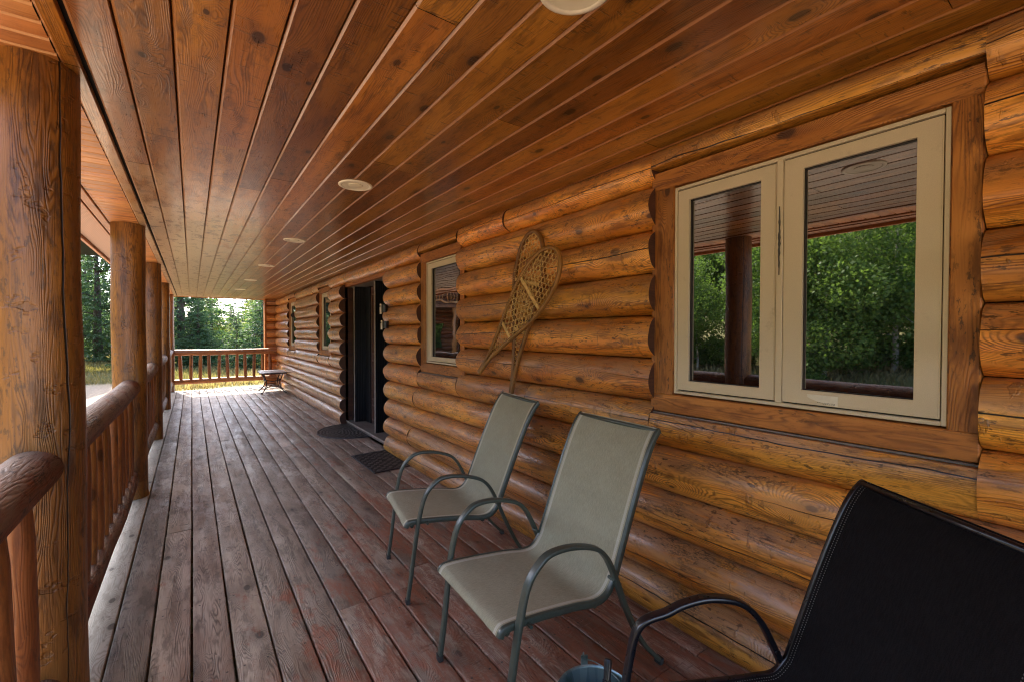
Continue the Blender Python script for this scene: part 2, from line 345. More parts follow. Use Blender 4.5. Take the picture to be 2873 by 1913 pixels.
# ------------------------------------------------------------------ mesh builder
class MB:
    def __init__(s): s.v = []; s.f = []; s.uv = []; s.r = []; s.up = []; s.cv = []; s.mi = []
    def add(s, vs, fs, uvs=None, rnd=.5, ups=None, cv=0., mi=0):
        b = len(s.v); s.v += [tuple(p) for p in vs]; s.up += (ups if ups is not None else [.5] * len(vs)); s.cv += [cv] * len(vs)
        for i, f in enumerate(fs):
            s.f.append(tuple(b + k for k in f)); s.uv.append(uvs[i] if uvs else [(0, 0)] * len(f)); s.r.append(rnd); s.mi.append(mi)
        return s
    def box(s, x0, x1, y0, y1, z0, z1, ax=1, rnd=None, ch=0., mi=0):
        rnd = random.random() if rnd is None else rnd
        ou, ov = random.uniform(0, 40), random.uniform(0, 40)
        lo, hi = (x0, y0, z0), (x1, y1, z1)
        if ch <= 0:
            vs = [(x, y, z) for x in (x0, x1) for y in (y0, y1) for z in (z0, z1)]
            fs = [(0, 1, 3, 2), (4, 6, 7, 5), (0, 4, 5, 1), (2, 3, 7, 6), (0, 2, 6, 4), (1, 5, 7, 3)]
        else:
            bm = None
            vs = []; idx = {}
            for i, x in enumerate((x0, x1)):
                for j, y in enumerate((y0, y1)):
                    for k, z in enumerate((z0, z1)):
                        sx, sy, sz = (ch if i == 0 else -ch), (ch if j == 0 else -ch), (ch if k == 0 else -ch)
                        idx[i, j, k, 0] = len(vs); vs.append((x, y + sy, z + sz))
                        idx[i, j, k, 1] = len(vs); vs.append((x + sx, y, z + sz))
                        idx[i, j, k, 2] = len(vs); vs.append((x + sx, y + sy, z))
            fs = []
            q = [(0, 0), (1, 0), (1, 1), (0, 1)]
            for i in (0, 1):
                a = [idx[i, j, k, 0] for j, k in q]; fs.append(a if i else a[::-1])
                a = [idx[j, i, k, 1] for j, k in q]; fs.append(a[::-1] if i else a)
                a = [idx[j, k, i, 2] for j, k in q]; fs.append(a if i else a[::-1])
            for a_ in (0, 1):
                for b_ in (0, 1):
                    fs.append([idx[a_, b_, 0, 0], idx[a_, b_, 1, 0], idx[a_, b_, 1, 1], idx[a_, b_, 0, 1]])
                    fs.append([idx[a_, 0, b_, 0], idx[a_, 1, b_, 0], idx[a_, 1, b_, 2], idx[a_, 0, b_, 2]])
                    fs.append([idx[0, a_, b_, 1], idx[1, a_, b_, 1], idx[1, a_, b_, 2], idx[0, a_, b_, 2]])
            for i in (0, 1):
                for j in (0, 1):
                    for k in (0, 1): fs.append([idx[i, j, k, t] for t in range(3)])
            cen = Vector(((x0 + x1) / 2, (y0 + y1) / 2, (z0 + z1) / 2)); out = []
            for f in fs:
                p = [Vector(vs[k]) for k in f]; nn = (p[1] - p[0]).cross(p[2] - p[0]); cc = sum(p, Vector()) / len(p)
                out.append(f if nn.dot(cc - cen) > 0 else f[::-1])
            fs = out
        uvs = []
        oth = [a for a in (0, 1, 2) if a != ax]
        for f in fs:
            p = [vs[k] for k in f]; ext = [max(q_[a] for q_ in p) - min(q_[a] for q_ in p) for a in oth]
            c = oth[0] if ext[0] >= ext[1] else oth[1]
            sh = 0 if c == oth[0] else 3.3
            uvs.append([(q_[ax] + ou, q_[c] + ov + sh) for q_ in p])
        return s.add(vs, fs, uvs, rnd, mi=mi)
    def tube(s, path, rad, n=12, rnd=None, cap=True, smooth=None, mi=0, flat=None, cv=0., uvo=None, wob=0.):
        """sweep; rad number or list; flat=(half_w, half_t, side vector) for a rounded flat bar"""
        rnd = random.random() if rnd is None else rnd
        P = [Vector(p) for p in path]; m = len(P)
        if not hasattr(rad, '__len__'): rad = [rad] * m
        ou, ov = (random.uniform(0, 40), 0) if uvo is None else uvo
        vs = []; rings = []; L = 0; Ls = []
        prev = None
        ph = [random.uniform(0, 6.28) for _ in range(6)]
        for i, p in enumerate(P):
            t = (P[min(i + 1, m - 1)] - P[max(i - 1, 0)]).normalized()
            if i: L += (p - P[i - 1]).length
            Ls.append(L)
            if flat: a = Vector(flat[2]).normalized(); b = t.cross(a).normalized()
            else:
                if prev is None:
                    ref = Vector((0, 0, 1)) if abs(t.z) < .9 else Vector((1, 0, 0)); a = t.cross(ref).normalized()
                else: a = (prev - t * prev.dot(t)).normalized()
                prev = a; b = t.cross(a).normalized()
            for k in range(n):
                th = 2 * math.pi * k / n
                if flat:
                    cx, sx = math.cos(th), math.sin(th); e = .42
                    x = math.copysign(abs(cx) ** e, cx) * flat[0]; y = math.copysign(abs(sx) ** e, sx) * flat[1]
                    vs.append(p + a * x + b * y)
                else:
                    r = rad[i]
                    if wob: r *= 1 + wob * (math.sin(L * 3.1 + ph[0] + math.cos(th) * 2) * .5 + math.sin(L * 7.7 + ph[1] + 2 * math.sin(th + ph[2])) * .3 + math.sin(3 * th + ph[3] + L) * .35)
                    vs.append(p + (a * math.cos(th) + b * math.sin(th)) * r)
        fs = []; uvs = []; circ = 2 * math.pi * (rad[m // 2] if not flat else (flat[0] + flat[1]) * .7)
        zs = [q.z for q in vs]
        for i in range(m - 1):
            for k in range(n):
                k2 = (k + 1) % n; fs.append((i * n + k, i * n + k2, (i + 1) * n + k2, (i + 1) * n + k))
                va, vb = circ * k / n, circ * (k + 1) / n
                uvs.append([(Ls[i] + ou, va + ov), (Ls[i] + ou, vb + ov), (Ls[i + 1] + ou, vb + ov), (Ls[i + 1] + ou, va + ov)])
        ups = []
        for i in range(m):
            for k in range(n):
                q = vs[i * n + k]; ups.append(max(0, min(1, .5 + .5 * (q.z - P[i].z) / max(1e-4, rad[i] if not flat else .02))))
        if cap:
            fs.append(tuple(range(n))[::-1]); uvs.append([(ou + .01 * math.cos(6.28 * k / n), ov + .05 * math.sin(6.28 * k / n)) for k in range(n)][::-1])
            fs.append(tuple((m - 1) * n + k for k in range(n))); uvs.append([(ou + .01 * math.cos(6.28 * k / n), ov + .05 * math.sin(6.28 * k / n)) for k in range(n)])
        return s.add(vs, fs, uvs, rnd, ups, cv + ov, mi)
    def lathe(s, prof, cx, cy, n=32, mi=0, rnd=.5):
        vs = []; fs = []; m = len(prof)
        for (r, z) in prof:
            for k in range(n): th = 2 * math.pi * k / n; vs.append((cx + r * math.cos(th), cy + r * math.sin(th), z))
        for i in range(m - 1):
            for k in range(n): k2 = (k + 1) % n; fs.append((i * n + k, i * n + k2, (i + 1) * n + k2, (i + 1) * n + k))
        return s.add(vs, fs, None, rnd, mi=mi)
    def build(s, name, mats, parent=None, smooth=False, angle=None, loc=None):
        me = bpy.data.meshes.new(name)
        if parent is not None and parent.get('world_parts') and loc is None: loc = parent.location.copy(); back = True
        else: back = False
        off = Vector(loc) if loc is not None else Vector((0, 0, 0))
        me.from_pydata([(p[0] - off.x, p[1] - off.y, p[2] - off.z) for p in s.v] if loc is not None else s.v, [], s.f)
        if not isinstance(mats, (list, tuple)): mats = [mats]
        for m_ in mats: me.materials.append(m_)
        uvl = me.uv_layers.new(name='UVMap'); fl = [c for f in s.uv for p in f for c in p]; uvl.data.foreach_set('uv', fl)
        a = me.attributes.new('rnd', 'FLOAT', 'FACE'); a.data.foreach_set('value', s.r)
        a = me.attributes.new('up', 'FLOAT', 'POINT'); a.data.foreach_set('value', s.up)
        a = me.attributes.new('cv', 'FLOAT', 'POINT'); a.data.foreach_set('value', s.cv)
        me.polygons.foreach_set('material_index', s.mi)
        if smooth or angle:
            me.polygons.foreach_set('use_smooth', [True] * len(me.polygons))
            if angle: me.set_sharp_from_angle(angle=R(angle))
        me.update()
        o = bpy.data.objects.new(name, me); C.objects.link(o)
        if loc is not None and not back: o.location = loc
        if parent: o.parent = parent
        return o

def empty(name, loc, label=None, cat=None, group=None, kind=None, rz=0):
    o = bpy.data.objects.new(name, None); C.objects.link(o); o.location = loc; o.rotation_euler = (0, 0, rz); o.empty_display_size = .1
    return tag(o, label, cat, group, kind)
def tag(o, label=None, cat=None, group=None, kind=None):
    if label: o['label'] = label
    if cat: o['category'] = cat
    if group: o['group'] = group
    if kind: o['kind'] = kind
    return o
def smooth_path(pts, k=6):
    P = [Vector(p) for p in pts]; out = []
    for i in range(len(P) - 1):
        p0, p1, p2, p3 = P[max(i - 1, 0)], P[i], P[i + 1], P[min(i + 2, len(P) - 1)]
        for j in range(k):
            t = j / k; out.append(.5 * ((2 * p1) + (p2 - p0) * t + (2 * p0 - 5 * p1 + 4 * p2 - p3) * t * t + (3 * p1 - p0 - 3 * p2 + p3) * t ** 3))
    return out + [P[-1]]
def copy_tree(o, parent=None):
    c = o.copy(); C.objects.link(c); c.parent = parent
    for ch in list(o.children): copy_tree(ch, c)
    return c

CZ = 2.25; Y0, Y1 = -3.2, 13.1
XG, XF = 1.875, 1.79
PITCH = .212; Z0 = -.035

# ------------------------------------------------------------------ ground
def terrain_z(x, y):
    z = -.42
    d = max(0., -x - 8.5); z += (1 - math.exp(-d / 6)) * d * .26 * (1 if y < 30 else max(0, 1 - (y - 30) / 12))
    z += .05 * math.sin(x * .7 + 1) * math.cos(y * .45) * min(1, max(0, (abs(x - .8) - 2.5) / 4) + max(0, (y - 15) / 6))
    z += max(0, y - 22) * .006
    return z
mb = MB(); vs = []; xs = [-160, -110, -80, -60, -45, -36, -30] + [-26 + i * 1. for i in range(44)] + [20, 26, 36, 50, 80, 160]
ys = [-120, -80, -50, -34, -24] + [-18 + i * 1. for i in range(76)] + [62, 70, 85, 110, 150, 220, 320]
for y in ys:
    for x in xs: vs.append((x, y, terrain_z(x, y)))
nx = len(xs); fs = [(j * nx + i, j * nx + i + 1, (j + 1) * nx + i + 1, (j + 1) * nx + i) for j in range(len(ys) - 1) for i in range(nx - 1)]
mb.add(vs, fs); g = mb.build('ground', M['ground'], smooth=True); tag(g, kind='structure')

# ------------------------------------------------------------------ deck
mb = MB(); DP = .1445; known = {0: [5.87], 3: [6.70], 4: [6.70], 5: [6.70], 5.5: [1.808], 6: [2.25], 7: [2.25], 8: [2.25]}
x = -.30; k = 0
def deck_board(mb, x0, x1, ya, yb):
    r = random.random(); n = max(2, int((yb - ya) / .4)); ou, ov = random.uniform(0, 60), random.uniform(0, 60)
    dz = random.uniform(-.0012, .0012); c = .004; ph = random.uniform(0, 6)
    prof = [(x0, -.036), (x0, -c), (x0 + c * .4, -c * .25), (x0 + c * 1.3, 0), (x1 - c * 1.3, 0), (x1 - c * .4, -c * .25), (x1, -c), (x1, -.036)]
    vs = []; np_ = len(prof)
    for i in range(n + 1):
        y = ya + (yb - ya) * i / n; w = .0011 * math.sin(y * 1.3 + ph)
        for (px, pz) in prof: vs.append((px + w, y, pz + dz))
    fs, uvs = [], []
    for i in range(n):
        for j in range(np_ - 1):
            a, b = i * np_ + j, i * np_ + j + 1; f = (a, b, b + np_, a + np_); fs.append(f[::-1])
            uvs.append([(vs[q][1] + ou, vs[q][0] + ov) for q in f][::-1])
    fs.append(tuple(range(np_))); uvs.append([(vs[q][1] + ou, vs[q][0] + ov) for q in range(np_)])
    e = tuple(n * np_ + j for j in range(np_))[::-1]; fs.append(e); uvs.append([(vs[q][1] + ou, vs[q][0] + ov) for q in e])
    mb.add(vs, fs, uvs, r)
for k in range(15):
    x0 = -.30 + k * DP + .004; x1 = x0 + DP - .0085
    js = list(known.get(k, []))
    if not js or random.random() < .7:
        y = random.uniform(-2, 1.4) if not js else js[0] + 3.66
        while y < Y1:
            if all(abs(y - j) > 1.5 for j in js): js.append(y)
            y += 3.66
    js = sorted([Y0] + [j for j in js if Y0 + .3 < j < Y1 - .3] + [Y1])
    for a, b in zip(js[:-1], js[1:]): deck_board(mb, x0, x1, a + .0015, b - .0015)
dk = empty('porch_deck', (.8, 5, 0), kind='structure'); dk['world_parts'] = 1
mb.build('deck_boards', M['deck'], dk, angle=50)
mb = MB(); deck_board(mb, -.445, -.3035, Y0, 5.87); deck_board(mb, -.445, -.3035, 5.873, Y1); mb.build('edge_board', M['edge_board'], dk, angle=50)
mb = MB(); deck_board(mb, -.60, -.449, Y0, Y1); mb.box(-.60, -.57, Y0, Y1, -.28, -.04)
mb.box(-.60, 1.95, Y1 - .035, Y1 - .003, -.26, -.04, 0)
for i in range(28): mb.box(-.56, 1.9, Y0 + .3 + i * .6, Y0 + .34 + i * .6, -.2, -.042, 0)
mb.build('rim_joist', M['joist'], dk)

# ------------------------------------------------------------------ log wall (cabin)
cabin = empty('log_cabin', (1.9, 5, 0), 'long honey-coloured log cabin wall with windows and a dark doorway', 'cabin'); cabin['world_parts'] = 1
def log(y0, y1, k, zlo=None, zhi=None, axis='y', name='log', rnd=None, parent=cabin, caps=True, X=XG, XF_=None):
    z0 = Z0 + k * PITCH; z1 = z0 + PITCH if k < 10 else CZ + .004; h = (z1 - z0) / 2 - .001; sg = X - (XF if k < 10 else XF + .012)
    Rr = (h * h + sg * sg) / (2 * sg); a0 = math.asin(min(1, h / Rr)); n = 16
    if sg > h: a0 = math.pi - a0
    m = max(2, int(abs(y1 - y0) / .09)); mb = MB(); rnd = random.random() if rnd is None else rnd
    rs = random.Random(int((y0 * 97 + k * 1013) * 10)); ph = [rs.uniform(0, 6.28) for _ in range(8)]
    ou, ov = rs.uniform(0, 50), rs.uniform(0, 50)
    vs, ups, fs, uvs = [], [], [], []
    cxr = X + (Rr - sg); am = .004
    for i in range(m + 1):
        y = y0 + (y1 - y0) * i / m
        dr = am * (math.sin(y * 1.7 + ph[0]) + .6 * math.sin(y * 4.3 + ph[1])); 
        for j in range(n + 1):
            tt = min(1, max(0, (j - 1) / (n - 2))); th = (-a0 + 2 * a0 * tt) * .985
            rr = Rr + (dr + .0022 * math.sin(y * 9 + 5 * th + ph[2]) + .002 * math.sin(th * 4 + y * 2.2 + ph[3])) * math.sin(math.pi * tt) ** .5
            e = min(abs(y - y0), abs(y - y1)) if caps else 1
            if e < .001: rr -= .0035 * math.sin(math.pi * tt) ** .5
            x = cxr - rr * math.cos(th); z = (z0 + z1) / 2 + rr * math.sin(th)
            if zlo is not None and z < zlo: z = zlo
            if zhi is not None and z > zhi: z = zhi
            if j in (0, n): x = X + .035; z += .0025 if j == 0 else -.0025
            vs.append((x, y, z)); ups.append(tt)
    w = n + 1
    for i in range(m):
        for j in range(n):
            a = i * w + j; f = (a, a + w, a + w + 1, a + 1)
            fs.append(f); va, vb = Rr * 2 * a0 * ups[a], Rr * 2 * a0 * ups[a + 1]; ya, yb = vs[a][1], vs[a + w][1]
            uvs.append([(ya + ou, va + ov), (yb + ou, va + ov), (yb + ou, vb + ov), (ya + ou, vb + ov)])
    mb.add(vs, fs, uvs, rnd, ups, ov + Rr * a0 * (1 + rs.uniform(-.25, .3)))
    # end faces and back
    def endcap(i, flip):
        ring = [vs[i * w + j] for j in range(w)]; yy = ring[0][1]
        lo = min(q[2] for q in ring); hi = max(q[2] for q in ring)
        ring = ring + [(X + .12, yy, hi), (X + .12, yy, lo)]
        f = tuple(range(len(ring))); f = f[::-1] if flip else f
        mb.add(ring, [f], [[(ring[q][0] * 1.0 + ou, ring[q][2] + ov) for q in f]], rs.random(), mi=1)
    endcap(0, False); endcap(m, True)
    o = mb.build(name, [M['log'], M['log_end']], parent, angle=45)
    if axis == 'x':
        pass
    return o
WIN = [(.245, 1.36), (3.30, 4.10), (7.62, 8.43), (10.56, 11.42)]
DOOR = (5.04, 6.92)
WALLEND = 13.22
joint = {0: [], 1: [4.35], 2: [], 3: [4.2, 8.6], 4: [3.95, 2.35], 10: [2.62, 8.9], 5: [], 8: [], 0: [4.35]}
for k in range(11):
    spans = [[Y0, WALLEND]]
    def cut(a, b):
        out = []
        for s0, s1 in spans:
            if b <= s0 or a >= s1: out.append([s0, s1]); continue
            if a > s0: out.append([s0, a])
            if b < s1: out.append([b, s1])
        return out
    if k <= 9: spans = cut(*DOOR)
    if 5 <= k <= 9:
        for a, b in WIN: spans = cut(a, b)
    if k in (4, 10):          # notched over / under windows
        for a, b in WIN:
            spans = cut(a - .0, b + .0)
            if k == 4: log(a, b, 4, zhi=.975)
            else: log(a - .0, b + .0, 10, zlo=2.15)
    for s0, s1 in spans:
        cuts = [s0] + [j for j in joint.get(k, []) if s0 + .25 < j < s1 - .25] + [s1]
        for a, b in zip(cuts[:-1], cuts[1:]): log(a + (.0015 if a != s0 else 0), b - (.0015 if b != s1 else 0), k)
# chinking plane behind the logs
mb = MB()
mb.box(XG + .03, XG + .2, Y0, WIN[0][0], -.3, 2.3); 
for a, b in ((WIN[0][1], WIN[1][0]), (WIN[1][1], DOOR[0] - .02), (DOOR[1] + .14, WIN[2][0]), (WIN[2][1], WIN[3][0]), (WIN[3][1], WALLEND)): mb.box(XG + .03, XG + .2, a, b, -.3, 2.3)
for a, b in WIN: mb.box(XG + .035, XG + .205, a, b, -.3, .97); mb.box(XG + .035, XG + .205, a, b, 2.16, 2.3)
mb.box(XG + .16, XG + .2, DOOR[0] - .02, DOOR[1] + .14, 2.1, 2.3)
mb.build('wall_core', M['joist'], cabin)
# stub wall across the far end
for k in range(11):
    z0 = Z0 + k * PITCH; mb = MB(); n = 12; m = 8; vs = []; ups = []; fs = []; uvs = []; h = PITCH / 2; sg = .075; Rr = (h * h + sg * sg) / (2 * sg); a0 = math.asin(h / Rr)
    ou, ov = random.uniform(0, 50), random.uniform(0, 50)
    for i in range(m + 1):
        x = 1.60 + (1.95 - 1.60) * i / m
        for j in range(n + 1):
            th = -a0 + 2 * a0 * j / n; vs.append((x, 13.33 + Rr - sg - Rr * math.cos(th), z0 + h + Rr * math.sin(th))); ups.append(j / n)
    w = n + 1
    for i in range(m):
        for j in range(n):
            a = i * w + j; fs.append((a, a + w, a + w + 1, a + 1)[::-1]); va, vb = .3 * j / n, .3 * (j + 1) / n
            uvs.append([(vs[a][0] + ou, va + ov), (vs[a + w][0] + ou, va + ov), (vs[a + w][0] + ou, vb + ov), (vs[a][0] + ou, vb + ov)][::-1])
    mb.add(vs, fs, uvs, random.random(), ups, ov + .15); mb.build('log', M['log'], cabin, angle=45)
mb = MB(); mb.box(1.555, 1.60, 13.26, 13.50, -.05, 2.25, 2, ch=.004); mb.build('corner_board', M['trim'], cabin)
mb = MB(); mb.box(1.605, 6., 13.36, 13.5, -.4, 2.3); mb.box(6, 6.15, Y0, 13.5, -.4, 2.3); mb.box(1.95, 6, Y0 - .0, Y0 + .15, -.4, 2.3); mb.build('cabin_sun_block', M['joist'], cabin)  # unseen walls closing the cabin, added to keep sunlight out

def window(a, b, sashes, mat, name, label, frame_y, scuffs=False, sticker=False):
    """a,b trim outer Y; sashes list of (y0,y1 of sash, y0,y1,z0,z1 of glass)"""
    W = empty('window', (XG, (a + b) / 2, 1.5)); W.parent = cabin; W.location = (XG - 1.9, (a + b) / 2 - 5, 1.5); W['label'] = label
    org = Vector((XG, (a + b) / 2, 1.5))
    def bld(mb, nm, m, **k): return mb.build(nm, m, W, loc=org, **k)
    fy0, fy1 = frame_y; TX = 1.842; fz0, fz1 = 1.08, 2.04
    # local coordinates: parts are built in world space then shifted to the window origin
    def fin(o): o.location = (0, 0, 0); return o
    mb = MB(); mb.box(TX, TX + .05, a + .003, fy0, .985, 2.05, 2, ch=.004); fin(bld(mb, 'trim_board', M['trim'], angle=40))
    mb = MB(); mb.box(TX, TX + .05, fy1, b + .02, .985, 2.05, 2, ch=.004); fin(bld(mb, 'trim_board', M['trim'], angle=40))
    mb = MB(); mb.box(TX - .003, TX + .05, a + .002, b + .02, 2.046, 2.135, 1, ch=.004); fin(bld(mb, 'trim_board', M['trim'], angle=40))
    mb = MB(); mb.box(TX - .003, TX + .05, a + .002, b + .02, .985, 1.074, 1, ch=.004); fin(bld(mb, 'trim_board', M['trim'], angle=40))
    mb = MB(); mb.box(TX - .01, TX + .05, a - .0, b + .0, .9765, .983, 1); fin(bld(mb, 'flashing', M['alu']))
    FX = TX + .006
    mb = MB(); t = .014
    mb.box(FX, FX + .06, fy0, fy0 + t, fz0, fz1, 2, ch=.002); mb.box(FX, FX + .06, fy1 - t, fy1, fz0, fz1, 2, ch=.002)
    mb.box(FX, FX + .06, fy0 + t, fy1 - t, fz1 - t, fz1, 1, ch=.002); mb.box(FX, FX + .06, fy0 + t, fy1 - t, fz0, fz0 + t, 1, ch=.002)
    if len(sashes) > 1:
        ym = (sashes[0][1] + sashes[1][0]) / 2; mb.box(FX, FX + .06, ym - .012, ym + .012, fz0 + t, fz1 - t, 2, ch=.002)
    fin(bld(mb, 'frame', M['vinyl'], angle=40))
    for (s0, s1, g0, g1, gz0, gz1) in sashes:
        z0, z1 = fz0 + t + .006, fz1 - t - .006
        SX = FX + .004
        def ring(mb, y0, y1, zz0, zz1, iy0, iy1, iz0, iz1, x0, x1, mi=0):
            o_ = [(y0, zz0), (y1, zz0), (y1, zz1), (y0, zz1)]; i_ = [(iy0, iz0), (iy1, iz0), (iy1, iz1), (iy0, iz1)]
            vs = [(x0, *p) for p in o_] + [(x0, *p) for p in i_] + [(x1, *p) for p in o_] + [(x1, *p) for p in i_]
            fs = []
            for q in range(4):
                r_ = (q + 1) % 4
                fs.append((q, q + 4, r_ + 4, r_)); fs.append((q, r_, r_ + 8, q + 8)); fs.append((q + 4, q + 12, r_ + 12, r_ + 4))
            mb.add(vs, fs, None, .5, mi=mi)
        mb = MB(); ring(mb, s0, s1, z0, z1, g0 - .004, g1 + .004, gz0 - .004, gz1 + .004, SX, SX + .03)
        ring(mb, s0 + .004, s1 - .004, z0 + .004, z1 - .004, g0 + .001, g1 - .001, gz0 + .001, gz1 - .001, SX - .0025, SX + .01)
        fin(bld(mb, 'sash', M['vinyl'], angle=30))
        mb = MB(); ring(mb, g0 - .002, g1 + .002, gz0 - .002, gz1 + .002, g0 + .004, g1 - .004, gz0 + .004, gz1 - .004, SX + .011, SX + .029)
        mb.box(SX + .012, SX + .06, s0 - .01, s0 - .001, z0, z1, 2); mb.box(SX + .012, SX + .06, s1 + .001, s1 + .01, z0, z1, 2)
        mb.box(SX + .012, SX + .06, s0, s1, z1 + .001, z1 + .008, 1); mb.box(SX + .012, SX + .06, s0, s1, z0 - .008, z0 - .001, 1)
        fin(bld(mb, 'gasket', M['gasket']))
        mb = MB(); mb.box(SX + .019, SX + .024, g0, g1, gz0, gz1, 2); fin(bld(mb, 'pane', mat))
    if sticker:
        mb = MB(); x = SX - .0032
        vs = [(x, .694, 1.128), (x, .680, 1.120), (x, .655, 1.113), (x, .640, 1.110), (x, .615, 1.104), (x, .598, 1.102), (x, .598, 1.138), (x, .694, 1.138)]
        vs = vs + [(x + .001, *p[1:]) for p in vs]; mb.add(vs, [tuple(range(8)), tuple(range(8, 16))[::-1]] + [(i, i + 8, (i + 1) % 8 + 8, (i + 1) % 8) for i in range(8)])
        fin(bld(mb, 'sticker', M['sticker']))
        mb = MB()
        for r_ in range(2):
            y = .606
            while y < (.66 if r_ == 0 else .64):
                w_ = random.uniform(.003, .006); mb.box(x - .0006, x - .0002, y, y + w_, 1.110 - r_ * .0035, 1.1115 - r_ * .0035); y += w_ + .0015
        fin(bld(mb, 'sticker_print', M['ink']))
    if scuffs:
        mb = MB(); x = FX - .0008; rr_ = random.Random(3)
        A = [(.797 - .003 - .004 * rr_.random() * math.sin(3.14 * q / 22), 1.585 + .265 * q / 22) for q in range(23)]; B = [(.797 + .001 + .004 * rr_.random() * math.sin(3.14 * q / 22), 1.585 + .265 * q / 22) for q in range(23)]
        o_ = A + B[::-1]; n_ = len(o_); mb.add([(x, *p) for p in o_], [(q, q + 1, n_ - 2 - q, n_ - 1 - q) for q in range(22)])
        fin(bld(mb, 'scuff_mark', M['scuff']))
window(.245, 1.36, [(.335, .782, .395, .717, 1.150, 1.975), (.810, 1.240, .866, 1.184, 1.142, 1.972)], M['glass'], 'window', 'big two-sash window reflecting trees', (.318, 1.256), True, True)
window(3.30, 4.10, [(3.26, 3.96, 3.315, 3.88, 1.140, 1.972)], M['glass_wavy'], 'window', 'single window beside the snowshoes', (3.24, 3.985))
window(7.62, 8.43, [(7.63, 8.23, 7.69, 8.15, 1.140, 1.972)], M['glass'], 'window', 'window just past the doorway', (7.61, 8.25))
window(10.56, 11.42, [(10.6, 11.22, 10.66, 11.14, 1.140, 1.972)], M['glass'], 'window', 'window nearest the far railing', (10.58, 11.24))

# doorway
D = empty('door', (0, 0, 0)); D.parent = cabin; D.location = (0, 0, 0); D['label'] = 'dark panelled door set in black fluted frames'
DO = Vector((1.9, 5, 0))
def dpart(mb, nm, m, **k): o = mb.build(nm, m, D, loc=DO, **k); o.location = (0, 0, 0); return o
mb = MB(); mb.box(1.895, 2.2, DOOR[0] - .015, 7.06, .004, .045, 1, ch=.003); dpart(mb, 'sill', M['sill'])
mb = MB(); mb.box(1.888, 1.894, DOOR[0] + .0, 7.05, .034, .050, 1); dpart(mb, 'threshold_strip', plain('pale_threshold', (.36, .31, .25), .4))
def fluted(mb, y, x0, x1, z0, z1, t=.035, side=-1):
    # facing -Y with vertical flutes
    xs_ = []; x = x0
    n = max(3, int((x1 - x0) / .022)); pts = []
    for i in range(n):
        a = x0 + (x1 - x0) * i / n; b = x0 + (x1 - x0) * (i + 1) / n
        pts += [(a, y), (a + (b - a) * .55, y), (a + (b - a) * .62, y + .007), (b - (b - a) * .06, y + .007)]
    pts.append((x1, y)); pts += [(x1, y + t), (x0, y + t)]
    n = len(pts); vs = [(p[0], p[1], z0) for p in pts] + [(p[0], p[1], z1) for p in pts]
    fs = [(i, (i + 1) % n, (i + 1) % n + n, i + n) for i in range(n)] + [tuple(range(n))[::-1], tuple(range(n, 2 * n))]
    mb.add(vs, fs)
mb = MB(); fluted(mb, 7.06, 1.93, 2.2, .046, 2.045); dpart(mb, 'side_frame', M['fluted'])
mb = MB(); fluted(mb, 6.72, 1.965, 2.16, .046, 2.045); dpart(mb, 'mullion', M['fluted'])
mb = MB(); mb.box(1.958, 1.9645, 6.715, 6.76, .046, 2.045, 2); dpart(mb, 'weather_strip', M['alu'])
mb = MB(); fluted(mb, 5.80, 1.965, 2.16, .046, 2.045); dpart(mb, 'mullion', M['fluted'])
mb = MB(); mb.box(1.958, 1.9645, 5.795, 5.84, .046, 2.045, 2); dpart(mb, 'weather_strip', M['alu'])
mb = MB(); mb.box(2.12, 2.19, 6.50, 6.719, .046, 2.04, 2); mb.box(2.12, 2.19, 6.76, 7.059, .046, 2.04, 2); mb.box(2.12, 2.19, 5.0, 5.799, .046, 2.04, 2); dpart(mb, 'side_panel', M['fluted'])
mb = MB(); mb.box(2.135, 2.18, 5.837, 6.499, .048, 2.03, 2); dpart(mb, 'door_leaf', M['door_wood'])
mb = MB()
for z0, z1 in ((1.06, 1.93), (.40, .98), (.10, .33)):
    y0, y1 = 5.90, 6.44; w_ = .022
    for bx in ((y0, y1, z0, z0 + w_), (y0, y1, z1 - w_, z1), (y0, y0 + w_, z0 + w_, z1 - w_), (y1 - w_, y1, z0 + w_, z1 - w_)): mb.box(2.122, 2.1345, bx[0], bx[1], bx[2], bx[3], ch=.003)
dpart(mb, 'panel_moulding', M['door_edge'])
mb = MB(); mb.box(1.94, 2.19, DOOR[0], 7.06, 2.046, 2.09, 1); dpart(mb, 'header_strip', M['alu'])
mb = MB(); mb.box(1.885, 1.939, DOOR[0] - .03, 7.09, 2.047, 2.12, 1, ch=.003); dpart(mb, 'trim_board', M['trim'])
mb = MB(); mb.box(1.880, 1.925, DOOR[1] + .0, 7.055, 0.006, 2.045, 2, ch=.003); dpart(mb, 'trim_board', M['trim'])
mb = MB(); mb.box(1.880, 1.925, DOOR[0] - .06, DOOR[0] + .02, 0.006, 2.045, 2, ch=.003); dpart(mb, 'trim_board', M['trim'])

